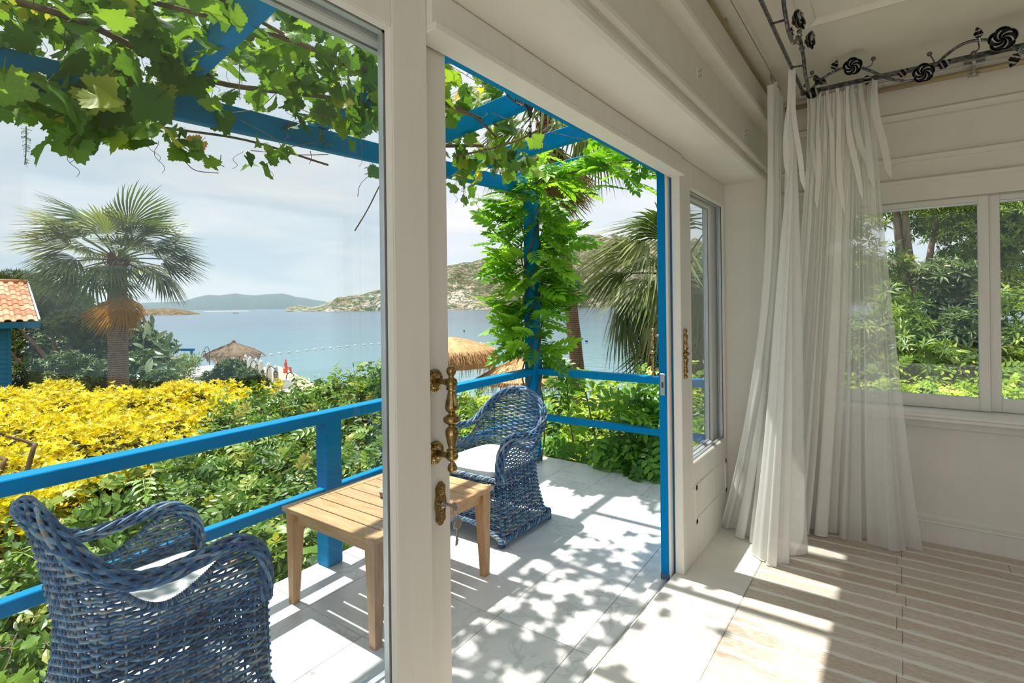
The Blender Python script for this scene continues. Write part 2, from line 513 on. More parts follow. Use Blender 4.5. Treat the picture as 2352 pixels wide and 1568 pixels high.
# --- floorboards: ribbed, worn white planks, each one a piece
def m_plank():
    M = Mat('worn_white_floorboard')
    tc = M.n('ShaderNodeTexCoord'); oi = M.n('ShaderNodeObjectInfo')
    add = M.n('ShaderNodeVectorMath', operation='ADD'); sc = M.n('ShaderNodeVectorMath', operation='SCALE')
    comb = M.n('ShaderNodeCombineXYZ')
    for k in 'XYZ': M.l(oi.outputs['Random'], comb.inputs[k])
    M.l(comb.outputs[0], sc.inputs[0]); sc.inputs['Scale'].default_value = 37.0
    M.l(tc.outputs['Object'], add.inputs[0]); M.l(sc.outputs[0], add.inputs[1])
    def mapped(s):
        mp = M.n('ShaderNodeMapping'); mp.inputs['Scale'].default_value = s; M.l(add.outputs[0], mp.inputs[0]); return mp.outputs[0]
    sep = M.n('ShaderNodeSeparateXYZ'); M.l(tc.outputs['Object'], sep.inputs[0])
    # |y| across the board: paint survives along the edges
    ay = M.math('MULTIPLY', M.math('ABSOLUTE', sep.outputs['Y']), 1 / 0.0575)
    n1 = M.noise(mapped((5, 30, 1)), 3.0, 6, 0.62, 0.3)
    wear = M.math('SUBTRACT', M.math('ADD', M.math('MULTIPLY', n1, 1.25), 0.22), M.math('POWER', ay, 5.0))
    big = M.noise(mapped((1.3, 3, 1)), 1.5, 3, 0.5)
    wear2 = M.math('ADD', wear, M.math('MULTIPLY', M.math('SUBTRACT', big, 0.5), 0.7))
    mask = M.ramp(wear2, [(0.42, 0.0), (0.62, 1.0)])
    grain = M.noise(mapped((2.2, 60, 1)), 4.0, 5, 0.6)
    wood = M.ramp(grain, [(0.25, sl((146, 114, 88))), (0.5, sl((186, 162, 138))), (0.8, sl((216, 201, 182)))])
    fine = M.noise(mapped((9, 120, 1)), 4.0, 3, 0.6)
    mask2 = M.math('MULTIPLY', mask, M.ramp(fine, [(0.36, 0.35), (0.58, 1.0)]))
    rnd_ = M.n('ShaderNodeMapRange'); M.l(oi.outputs['Random'], rnd_.inputs[0]); rnd_.inputs[3].default_value = .6; rnd_.inputs[4].default_value = 1.0
    c = M.mix(M.math('MULTIPLY', mask2, rnd_.outputs[0]), sl((232, 229, 220)), wood)
    # dark chipped spots
    chip = M.noise(mapped((10, 46, 1)), 2.0, 4, 0.6)
    c = M.mix(M.ramp(chip, [(0.74, 0.0), (0.79, 0.75)]), c, sl((110, 84, 66)))
    M.col(c).set(Roughness=0.42)
    wv = M.n('ShaderNodeTexWave', bands_direction='Y'); wv.inputs['Scale'].default_value = 38; wv.inputs['Distortion'].default_value = 0.0
    M.l(tc.outputs['Object'], wv.inputs['Vector'])
    hgt = M.math('ADD', M.math('MULTIPLY', wv.outputs['Fac'], 0.6), M.math('MULTIPLY', mask, -0.5))
    M.bump(hgt, 0.25, 0.003)
    return M.m
PLANK = m_plank()
SUBF = m_plain('sub_floor', (0.10, 0.085, 0.07), 0.8)
m = MB(); m.box(-0.64, XR, YB, YE, -0.25, ZF - 0.022)
floor = tag(m.build('floor', SUBF), 'floor of worn ribbed white boards', kind='structure')
PW = 0.1165
plank_meshes = {}
def plank_mesh(L):
    L = round(L, 3)
    if L not in plank_meshes:
        plank_meshes[L] = MB().cbox((L/2, 0, -0.011), (L - 0.0015, PW - 0.0022, 0.022), 0.0018).mesh('floor_board', PLANK)
    return plank_meshes[L]
row = 0
y = YE - PW / 2
while y > 0.6:
    # boards start at the painted threshold and butt at x = 0 or farther along
    ends = [[0.0, 1.30], [-0.02, 0.98, 2.3], [0.47, 1.6], [0.0, 1.1, 2.4], [0.015, 1.4]][[3, 2, 0, 1, 0, 3, 1, 4, 0, 1][row % 10]]
    xs = [-0.63] + ends + [XR]
    for a, b in zip(xs[:-1], xs[1:]):
        o = place_copy(plank_mesh(b - a), 'floor_board', floor, Matrix.Translation((a, y, ZF)))
    y -= PW; row += 1
if y > YB:
    m = MB(); m.box(-0.63, XR, YB, y + PW / 2, ZF - 0.02, ZF); m.build('boards_behind_viewer', WHITE, floor, kind='stuff')

# --- painted threshold and the marble door sill
m = MB(); m.box(-0.985, -0.632, -0.45, 3.75, -0.1, ZF + 0.001, 0.004); m.box(-0.72, -0.632, 3.74, YE, -0.1, ZF + 0.0005)
tag(m.build('trim_7', GLOSSW), 'wide white painted wooden door threshold', kind='structure')

# ------------------------------------------------------------------ doors and windows
KEY = {}
def leaf(name, y0, y1, x0, x1, z0, z1, label, gz0, gz1, st0, st1, outer_blue=True, panel=True, kind='structure', pane_mat=None):
    """one glazed leaf: stiles, rails, bottom panel, pane; white inside, blue outside"""
    e = thing(name, (x1, y0, z0), label, None, kind=kind)
    MW = [GLOSSW, BLUED]
    xm = (x0 + x1) / 2
    def piece(nm, ya, yb, za, zb):
        m = MB(); m.box(x0 + .004, x1, ya, yb, za, zb, 0.003)
        m.box(x0, x0 + .005, ya, yb, za, zb, 0.001, mi=1)
        return m.build(nm, MW, e)
    piece('stile', y0, y0 + st0, z0, z1); piece('stile', y1 - st1, y1, z0, z1)
    piece('top_rail', y0 + st0, y1 - st1, gz1, z1); piece('bottom_rail', y0 + st0, y1 - st1, z0, gz0)
    a, b = y0 + st0, y1 - st1
    if panel:
        m = MB()
        for xx, s in ((x1, 1),):
            m.box(xx - .002, xx + .004, a + .0, b, z0 + .40, z0 + .408); 
            m.prism([(0, 0), (.008, .004), (.008, .03), (0, .034)], (xx - .001, a + .02, z0 + .20), (xx - .001, b - .02, z0 + .20), (1, 0, 0), (0, 0, 1))
            m.prism([(0, 0), (.008, .004), (.008, .03), (0, .034)], (xx - .001, a + .02, z0 + .39), (xx - .001, b - .02, z0 + .39), (1, 0, 0), (0, 0, 1))
            m.prism([(0, 0), (.008, .004), (.008, .03), (0, .034)], (xx - .001, a + .02, z0 + .20), (xx - .001, a + .02, z0 + .42), (1, 0, 0), (0, 1, 0))
            m.prism([(0, 0), (.008, .004), (.008, .03), (0, .034)], (xx - .001, b - .05, z0 + .20), (xx - .001, b - .05, z0 + .42), (1, 0, 0), (0, 1, 0))
        m.build('panel_moulding', GLOSSW, e)
    # glazing: aluminium spacer bars, gaskets, two panes
    g = MB(); w = .014
    for za, zb, ya, yb in ((gz0, gz0 + w, a, b), (gz1 - w, gz1, a, b), (gz0, gz1, a, a + w), (gz0, gz1, b - w, b)):
        g.box(xm - .008, xm + .008, ya, yb, za, zb)
    g.build('glazing_spacer', ALU, e)
    g = MB(); w2 = .006
    for za, zb, ya, yb in ((gz0, gz0 + w2, a, b), (gz1 - w2, gz1, a, b), (gz0, gz1, a, a + w2), (gz0, gz1, b - w2, b)):
        g.box(xm + .0085, xm + .0115, ya, yb, za, zb); g.box(xm - .0115, xm - .0085, ya, yb, za, zb)
    g.build('gasket', GASKET, e)
    g = MB(); g.box(xm + .003, xm + .007, a, b, gz0, gz1); g.build('pane', pane_mat or GLASS, e)
    # angled glazing bead inside
    g = MB(); bb = .02
    xi = xm + .012
    for p0, p1, ax in (((xi, a, gz0), (xi, b, gz0), 2), ((xi, a, gz1), (xi, b, gz1), -2), ((xi, a, gz0), (xi, a, gz1), 1), ((xi, b, gz0), (xi, b, gz1), -1)):
        q = (0, 0, np.sign(ax)) if abs(ax) == 2 else (0, np.sign(ax), 0)
        g.prism([(0, 0), (0, .010), (x1 - xi - .002, .001), (x1 - xi - .002, 0)], p0, p1, (1, 0, 0), q)
    g.build('glazing_bead', GLOSSW, e)
    return e

win_l = leaf('window_1', -0.42, 0.944, -0.985, -0.935, ZF, 2.289, 'fixed white framed glass panel beside the half open door leaf', ZF + .55, 2.145, .10, .113)
win_r = leaf('window_2', 2.815, 3.725, -0.985, -0.935, ZF, 2.289, 'fixed white framed glass panel with a moulded lower panel by the curtain', 0.605, 2.15, .178, .035)
door_l = leaf('door_1', -0.30, 1.072, -1.045, -0.992, 0.035, 2.225, 'sliding glass door leaf with brass pull and keys', 0.60, 2.13, .12, .13)
door_r = leaf('door_2', 2.782, 3.72, -1.045, -0.992, 0.035, 2.225, 'sliding glass door leaf pushed fully open with a blue edge', 0.60, 2.13, .13, .13)
# blue closing edge of the open leaf, lock plate and worn foot
m = MB(); m.box(-1.046, -1.004, 2.778, 2.783, 0.06, 2.224); m.build('blue_edge', BLUED, door_r)
m = MB(); m.box(-1.038, -1.012, 2.772, 2.779, 1.013, 1.129, .001); lp = m.build('lock_plate', STEEL, door_r)
m = MB(); m.box(-1.030, -1.020, 2.7712, 2.7722, 1.055, 1.085); m.build('bolt_hole', m_plain('bolt_hole_brown', (.06, .03, .012), .6), lp)
for zz in (1.024, 1.118): MB().lathe([(.004, 0), (.004, .0015), (.002, .002)], 10, (-1.025, 2.772, zz), (0, -1, 0)).build('screw', STEEL, lp)
m = MB(); m.box(-1.05, -1.0, 2.776, 2.81, 0.012, 0.06, .004); m.build('worn_foot', m_paint('peeling_blue', (.03, .17, .38), (.16, .10, .06), .6, (30, 30, 30), .4), door_r)

# header over the opening and the blue lintel outside
m = MB(); m.box(-0.985, -0.92, 0.944, 2.815, 2.195, 2.289, .003); m.box(-0.985, -0.905, 0.944, 2.815, 2.178, 2.197, .002)
tag(m.build('trim_8', GLOSSW), 'white header over the door opening', kind='structure')
m = MB(); m.box(-1.06, -0.992, -0.45, 3.78, 2.23, 2.29)
tag(m.build('trim_9', BLUED), 'dark blue sliding track box over the doors', kind='structure')
m = MB(); m.box(-1.10, -1.062, -0.45, 3.80, 2.240, 2.40, .003)
tag(m.build('trim_10', BLUE), 'blue lintel board above the doors outside', kind='structure')
m = MB(); m.box(-1.058, -0.995, 2.35, 2.775, 2.2285, 2.231)
tag(m.build('trim_11', m_wood('bare_track_wood', sl((165, 108, 62)), sl((120, 74, 40)))), 'strip of bare brown wood in the door track', kind='structure')
# lower guide
m = MB(); m.box(-1.022, -1.014, -0.45, 3.78, 0.0, 0.034)
tag(m.build('trim_12', ALU), 'thin metal door guide set in the sill', kind='structure')

# --- end wall windows
def sash(name, x0, x1, label, y=4.10):
    e = thing(name, ((x0+x1)/2, y, WZ0), label, None, kind='structure')
    z0, z1 = WZ0 + .004, WZ1
    st = .049; br = .075; tr = .035
    yi, yo = y - .022, y + .022
    def piece(nm, xa, xb, za, zb):
        m = MB(); m.box(xa, xb, yi, y + .01, za, zb, .003); m.box(xa, xb, y + .01, yo, za, zb, .002, mi=1); return m.build(nm, [GLOSSW, BLUED], e)
    piece('stile', x0, x0 + st, z0, z1); piece('stile', x1 - st, x1, z0, z1)
    piece('bottom_rail', x0 + st, x1 - st, z0, z0 + br); piece('top_rail', x0 + st, x1 - st, z1 - tr, z1)
    g = MB(); g.box(x0 + st, x1 - st, y - .002, y + .002, z0 + br, z1 - tr); g.build('pane', GLASS, e)
    g = MB()
    for k in range(3): g.box(x0 + st, x1 - st, yi - .002 + .008*k, yi + .002 + .008*k, z1 - tr - .012 + .0, z1 - tr)
    g.build('glazing_bead', ALU, e)
    return e
sash('window_3', -0.42, 0.425, 'white framed window sash half hidden by the sheer curtain', 4.11)
sash('window_4', 0.425, 1.26, 'white framed window sash cut off by the edge of the picture', 4.13)
sash('window_5', 1.26, 2.05, 'third white window sash farther along the end wall', 4.11)

# ------------------------------------------------------------------ brass fittings
def turned(L):
    """profile of a turned pull grip of length L (z from 0 down to -L)"""
    P = [(0, 0), (.006, .0), (.0105, -.006), (.0115, -.012), (.009, -.02), (.0055, -.026), (.007, -.03), (.012, -.034), (.014, -.042), (.012, -.05), (.010, -.054), (.013, -.058), (.009, -.062)]
    body = [(.008, 0), (.010, .15), (.0145, .55), (.0155, .72), (.013, .86), (.008, .93), (.0075, 1)]
    mid = L / 2
    a0, a1 = .064, mid - .014
    P += [(r, -(a0 + t*(a1 - a0))) for r, t in body]
    P += [(.012, -mid + .011), (.0185, -mid + .006), (.020, -mid), (.0185, -mid - .006), (.012, -mid - .011)]
    P += [(r, -(L - a0 - (t)*(a1 - a0))) for r, t in body[::-1]][0:0]
    P += [(r, -(mid + .014 + t*(a1 - a0))) for r, t in [(.0075, 0), (.008, .07), (.013, .14), (.0155, .28), (.0145, .45), (.010, .85), (.008, 1)]]
    P += [(.009, -(L-.062)), (.013, -(L-.058)), (.010, -(L-.054)), (.012, -(L-.05)), (.014, -(L-.042)), (.012, -(L-.034)), (.007, -(L-.03)), (.0055, -(L-.026)), (.009, -(L-.02)), (.0115, -(L-.012)), (.0105, -(L-.006)), (.005, -L+.0005), (0, -L)]
    return P
def pull(parent, x, y, ztop, zbot, s=1, out=.062):
    """pull handle whose two rosettes sit at (y, ztop) and (y, zbot) on the face x; s = side it points to"""
    h = MB()
    ext = .042; L = (ztop - zbot) + 2*ext
    prof = [(r*1.15, z) for r, z in turned(L)]
    h.lathe(prof, 20, (x + s*out, y, ztop + ext))
    hd = h.build('pull_handle', BRASS, parent, smooth=True)
    for z in (ztop, zbot):
        g = MB(); g.lathe([(.009, 0), (.0085, .012), (.0075, .03), (.0095, out - .012), (.010, out)], 14, (x, y, z), (s, 0, 0)); g.build('arm', BRASS, hd, smooth=True)
        g = MB(); g.lathe([(.031, 0), (.031, .003), (.027, .006), (.022, .0045), (.018, .008), (.012, .010), (.0, .011)], 28, (x, y, z), (s, 0, 0))
        for k in range(26):
            a = 2*math.pi*k/26
            g.lathe([(.0, -.0028), (.0026, 0), (0, .0028)], 6, (x + s*.0045, y + .0285*math.cos(a), z + .0285*math.sin(a)), (s, 0, 0))
        for k in range(7):
            a = 2*math.pi*k/7
            g.lathe([(.0, -.0035), (.005, 0), (0, .0035)], 7, (x + s*.008, y + .0165*math.cos(a), z + .0165*math.sin(a)), (s, 0, 0))
        g.build('rosette', BRASS, hd)
    return hd
pull(door_l, -0.992, 1.013, 1.306, 1.117)
pull(door_r, -0.992, 2.862, 1.326, 1.141)
pull(door_r, -1.045, 2.862, 1.326, 1.141, -1)
# keyhole plate with keys
m = MB()
x, y, zc = -0.992, 1.030, 0.979
outline = []
for k in range(56):
    a = 2*math.pi*k/56; sn, cs = math.sin(a), math.cos(a)
    sc = 1 + .10*math.cos(8*a)
    outline.append((math.copysign(abs(sn)**.6, sn)*.0185*sc, math.copysign(abs(cs)**.8, cs)*.056*(1 + .03*math.cos(8*a))))
m.prism(outline, (x, y, zc), (x + .005, y, zc), (0, 1, 0), (0, 0, 1))
for k in range(46):
    a = rng.random()*6.28; r = math.sqrt(rng.random())
    m.lathe([(0, -.003), (.0027, 0), (0, .003)], 6, (x + .005, y + .013*r*math.sin(a), zc + .047*r*math.cos(a)), (1, 0, 0))
esc = m.build('keyhole_plate', BRASS, door_l)
m = MB(); m.lathe([(.009, 0), (.009, .009), (.007, .010)], 16, (x + .004, y, zc - .002), (1, 0, 0)); m.build('lock_barrel', STEEL, esc)
m = MB()
m.cbox((x + .030, y, zc + .002), (.034, .003, .008), .001)
m.lathe([(.010, -.0012), (.011, 0), (.010, .0012)], 16, (x + .054, y, zc + .002), (0, 1, 0))
m.build('key_in_lock', STEEL, esc)
m = MB(); a = np.linspace(0, 2*np.pi, 20, endpoint=False)
m.tube(np.stack([x + .056 + .0*a, y + .009*np.sin(a), zc - .014 + .016*np.cos(a)], 1), .0011, 6, closed=True); m.build('key_ring', STEEL, esc)
for k, (dy, tilt) in enumerate(((.0, .05), (.004, -.12))):
    m = MB()
    c0 = np.array((x + .057 + .003*k, y + dy, zc - .030))
    m.lathe([(.012, -.0011), (.0135, 0), (.012, .0011)], 18, c0 + np.array((0, 0, -.012)), (1, tilt, 0))
    R = Matrix.Rotation(tilt, 3, 'X')
    m.cbox(c0 + np.array((0, tilt*.04, -.044)), (.0022, .0068, .046), .0005, rot=R)
    for q in range(3): m.cbox(c0 + np.array((0, tilt*.04 + .0045, -.036 - .010*q)), (.002, .004, .004), .0004)
    m.build('hanging_key', STEEL, esc)

# small wall hooks on the door wall, gilded wall rails and the curtain wire
GOLD = m_plain('old_gilt_rod', (0.46, 0.37, 0.20), 0.45, 0.25)
m = MB(); m.tube([(-0.655, YB + .3, 2.808), (-0.655, 3.93, 2.808)], .017, 12)
g = thing('gilt_curtain_rail', (-0.655, 2.0, 2.79), 'plain gilt rail under the ceiling along the door wall', 'curtain rail')
m.build('rod', GOLD, g, smooth=True)
for yy in (2.62, 3.75):
    m = MB(); m.box(-0.68, -0.64, yy, yy + .03, 2.815, ZC); m.build('bracket', STEEL, g)
g = thing('gilt_curtain_rail', (1.0, 3.955, 2.77), 'plain gilt rail under the ceiling along the window wall', 'curtain rail')
m = MB(); m.tube([(-0.60, 3.955, 2.786), (XR - .3, 3.955, 2.786)], .016, 12); m.build('rod', GOLD, g, smooth=True)
for xx in (0.33,):
    m = MB(); m.box(xx - .02, xx + .07, 3.90, 3.935, 2.828, ZC); m.box(xx + .015, xx + .03, 3.92, 3.96, 2.766, 2.832); m.box(xx, xx + .045, 3.935, 3.975, 2.764, 2.770); m.build('bracket', STEEL, g)
for nm, yy, zz in (('wall_hook', 2.36, 2.50), ('wall_hook', 3.22, 2.46)):
    h = thing(nm, (XW, yy, zz), 'tiny double steel hook screwed to the upper wall %s' % ('nearer the curtain' if yy > 3 else 'above the open doorway'), 'hook')
    m = MB(); m.box(XW - .001, XW + .004, yy - .008, yy + .008, zz - .03, zz + .03, .001); m.build('plate', WHITE, h)
    for k in (-.012, .012):
        m = MB(); m.tube([(XW + .003, yy, zz + k), (XW + .016, yy, zz + k), (XW + .018, yy, zz + k + .008)], .0022, 6); m.build('hook_pin', STEEL, h)
# ================================================================== THE TERRACE
def m_marble():
    M = Mat('white_veined_marble')
    tc = M.n('ShaderNodeTexCoord'); oi = M.n('ShaderNodeObjectInfo')
    sc = M.n('ShaderNodeVectorMath', operation='SCALE'); comb = M.n('ShaderNodeCombineXYZ'); add = M.n('ShaderNodeVectorMath', operation='ADD')
    for k in 'XYZ': M.l(oi.outputs['Random'], comb.inputs[k])
    M.l(comb.outputs[0], sc.inputs[0]); sc.inputs['Scale'].default_value = 53.0
    M.l(tc.outputs['Object'], add.inputs[0]); M.l(sc.outputs[0], add.inputs[1]); v = add.outputs[0]
    n1 = M.noise(v, 3.2, 8, 0.62, 1.6)
    vein = M.math('ABSOLUTE', M.math('SUBTRACT', n1, 0.5))
    big = M.noise(v, 2.0, 3, 0.5)
    vm = M.math('MULTIPLY', M.ramp(vein, [(0.0, 1.0), (0.035, 0.0)]), M.ramp(big, [(0.42, 0.0), (0.68, 1.0)]))
    cloud = M.noise(v, 5.0, 5, 0.6, .5)
    c = M.ramp(cloud, [(0.3, (0.71, 0.715, 0.71)), (0.55, (0.82, 0.82, 0.81)), (0.75, (0.86, 0.855, 0.84))])
    c = M.mix(M.math('MULTIPLY', vm, 0.55), c, (0.36, 0.37, 0.385))
    c = M.mix(M.math('MULTIPLY', M.ramp(M.noise(v, 6.5, 4, .6), [(0.68, 0.0), (0.78, 1.0)]), .35), c, (0.55, 0.44, 0.33))
    M.col(c).set(Roughness=0.28)
    return M.m
MARBLE = m_marble()
GROUT = m_plain('brown_grout', (0.30, 0.235, 0.175), 0.9)
SK = -0.035                      # the paving and railing run a little askew to the house
def tx(k, y): return -1.093 - 0.425*k + SK*y
ty = [4.475, 3.98, 3.485, 2.99, 2.512, 2.036, 1.56, 1.085, 0.61, 0.135, -0.34, -0.815, -1.29]
m = MB()
m.prism([(-0.985, -1.29), (-0.985, 4.47), (tx(3.85, 4.47), 4.47), (tx(3.85, -1.29), -1.29)], (0, 0, -0.30), (0, 0, -0.006), (1, 0, 0), (0, 1, 0))
terr = tag(m.build('terrace_floor', GROUT), 'terrace paved with square white marble tiles', kind='structure')
cols = [(-0.24, 0.0), (0, 1), (1, 2), (2, 3), (3, 3.83)]
def slab(poly, z0, z1, b=.0012):
    P = np.array(poly); c = P.mean(0); mm = MB()
    d = unit(c - P)
    top = P + d*b*1.4
    k = len(P)
    V = np.concatenate([np.c_[P - c, np.full(k, z0)], np.c_[P - c, np.full(k, z1 - b)], np.c_[top - c, np.full(k, z1)]])
    F = []
    for i in range(k):
        j = (i+1) % k
        F += [[i, j, k+j, k+i], [k+i, k+j, 2*k+j, 2*k+i]]
    F += [[2*k+i for i in range(k)]]
    mm.add(V, F); return mm, c
def tile(poly, name, z0=-.02, z1=0.0, mat=MARBLE):
    P = np.array(poly); area = 0.5*np.sum(P[:, 0]*np.roll(P[:, 1], -1) - np.roll(P[:, 0], -1)*P[:, 1])
    if area < 0: P = P[::-1]
    mm, c = slab(P, z0, z1 + float(rng.uniform(-.0006, .0006)))
    o = mm.build(name, mat); o.parent = terr; o.location = (c[0], c[1], 0)
    return o
G = 0.0016
for a, b in zip(ty[:-1], ty[1:]):
    for ka, kb in cols:
        xa = [tx(ka, a) - G, tx(ka, b) - G] if ka >= 0 else [-1.0, -1.0]
        if ka < 0: xa = [max(-1.07, tx(0, a) + .08), max(-1.07, tx(0, b) + .08)]
        xb = [tx(kb, a) + G, tx(kb, b) + G]
        tile([(xa[0], a - G), (xb[0], a - G), (xb[1], b + G), (xa[1], b + G)], 'marble_tile')
# raised marble sill pieces in front of the doors
for a, b in ((-0.45, .9), (.9, 1.99), (1.99, 3.05), (3.05, 3.9)):
    tile([(-1.068, a + .001), (-0.986, a + .001), (-0.986, b - .001), (-1.068, b - .001)], 'sill_slab', -.02, 0.026)

# ------------------------------------------------------------------ railing
def rx(y): return -2.612 - 0.062*y
rail = thing('balcony_railing', (rx(2), 2.0, 0.0), 'blue painted wooden balcony railing with two rails', 'railing')
def rbar(nm, p0, p1, w, h, b=.004):
    return MB().bar(p0, p1, w, h, b).build(nm, BLUE, rail)
RT = 0.897
rbar('top_rail', (rx(-1.25), -1.25, RT - .03), (rx(4.36), 4.36, RT - .03), .095, .06)
rbar('top_rail', (rx(4.30) + .05, 4.335, RT - .03), (-1.0, 4.335, RT - .03), .095, .06)
rbar('lower_rail', (rx(-1.25), -1.25, .427), (rx(4.28), 4.28, .427), .055, .056)
rbar('lower_rail', (rx(4.28), 4.335, .427), (-1.0, 4.335, .427), .055, .056)
m = MB(); m.cbox((rx(1.905), 1.905, .435), (.105, .105, .87), .006); m.build('post', BLUE, rail)
m = MB(); m.cbox((rx(-.5), -.5, .435), (.105, .105, .87), .006); m.build('post', BLUE, rail)
m = MB(); m.cbox((-1.07, 4.335, .435), (.08, .105, .87), .006); m.build('post', BLUE, rail)

# ------------------------------------------------------------------ pergola
perg = thing('pergola', (-2.0, 2.0, 0.0), 'blue painted timber pergola over the terrace', 'pergola')
def pbar(nm, p0, p1, w, h, b=.004):
    return MB().bar(p0, p1, w, h, b).build(nm, BLUE, perg)
def bz(y): return 2.326 + (2.53 - 2.326)*(y - .48)/(3.9 - .48)      # underside of the front beam, not quite level
m = MB(); m.cbox((rx(4.30) - .0, 4.30, bz(4.3)/2 + .01), (.115, .115, bz(4.3) + .02), .006); m.build('corner_post', BLUE, perg)
pbar('front_beam', (rx(-1.2), -1.2, bz(-1.2) + .075), (rx(4.36), 4.36, bz(4.36) + .075), .05, .122)
for yy in (-.50, .30, 1.09, 1.885, 2.665, 3.455, 4.24):
    z0 = bz(yy) + .15
    pbar('rafter', (rx(yy) - .10, yy, z0 + .035), (-1.075, yy, 2.83), .068, .115)
pbar('ledger', (-1.045, -1.3, 2.86), (-1.045, 4.35, 2.86), .06, .14)
# ================================================================== FURNITURE ON THE TERRACE
def m_wicker():
    M = Mat('worn_blue_wicker')
    a = M.n('ShaderNodeAttribute', attribute_name='rnd')
    v = M.coord('Object', (1, 1, 1))
    n1 = M.noise(v, 26, 4, 0.6); n2 = M.noise(v, 75, 3, 0.6)
    f = M.math('ADD', M.math('MULTIPLY', n1, 0.75), M.math('MULTIPLY', a.outputs['Fac'], 0.45))
    c = M.ramp(f, [(0.30, sl((16, 60, 94))), (0.54, sl((36, 92, 132))), (0.70, sl((92, 138, 168))), (0.88, sl((158, 172, 174)))])
    c = M.mix(M.ramp(M.math('ADD', n2, M.math('MULTIPLY', a.outputs['Fac'], .13)), [(0.60, 0.0), (0.72, 0.85)]), c, sl((160, 132, 104)))
    M.col(c).set(Roughness=0.5)
    return M.m
WICKER = m_wicker()
COTTON = m_plain('white_cotton', (0.80, 0.80, 0.79), 0.85)

def catmull(pts, n):
    P = np.array(pts, float); P = np.vstack([2*P[0]-P[1], P, 2*P[-1]-P[-2]])
    out = []
    m = len(P) - 3
    for i in range(m):
        p0, p1, p2, p3 = P[i:i+4]
        t = np.linspace(0, 1, n, endpoint=False)[:, None]
        out.append(0.5*((2*p1) + (-p0+p2)*t + (2*p0-5*p1+4*p2-p3)*t**2 + (-p0+3*p1-3*p2+p3)*t**3))
    out.append(P[-2][None])
    return np.concatenate(out)
def resample(P, n):
    P = np.asarray(P, float); d = np.r_[0, np.cumsum(np.linalg.norm(np.diff(P, axis=0), axis=1))]
    u = np.linspace(0, d[-1], n)
    return np.stack([np.interp(u, d, P[:, k]) for k in range(P.shape[1])], 1)

def rope(mb, curve, K, a, b, r, pitch, nrm=None, sides=5, step=.012, only=None):
    """K strands twisted round a curve; a, b = half axes of the rope's section (b along nrm)"""
    C = np.asarray(curve, float); L = np.sum(np.linalg.norm(np.diff(C, axis=0), axis=1))
    C = resample(C, max(8, int(L/step)))
    s = np.linspace(0, L, len(C))
    T = unit(np.gradient(C, axis=0))
    if nrm is not None and np.ndim(nrm) == 2:
        iu = np.linspace(0, len(nrm)-1, len(C)); N = np.stack([np.interp(iu, np.arange(len(nrm)), nrm[:, k]) for k in range(3)], 1)
    else: N = np.broadcast_to(np.array((0, 0, 1.0)) if nrm is None else np.asarray(nrm, float), C.shape)
    N = unit(N - T*np.sum(N*T, 1, keepdims=True)); B = np.cross(T, N)
    for k in (range(K) if only is None else (only,)):
        ph = 2*np.pi*k/K + 2*np.pi*s/pitch
        P = C + a*np.cos(ph)[:, None]*B + b*np.sin(ph)[:, None]*N
        mb.tube(P, r, sides, attr=float(rng.random()))

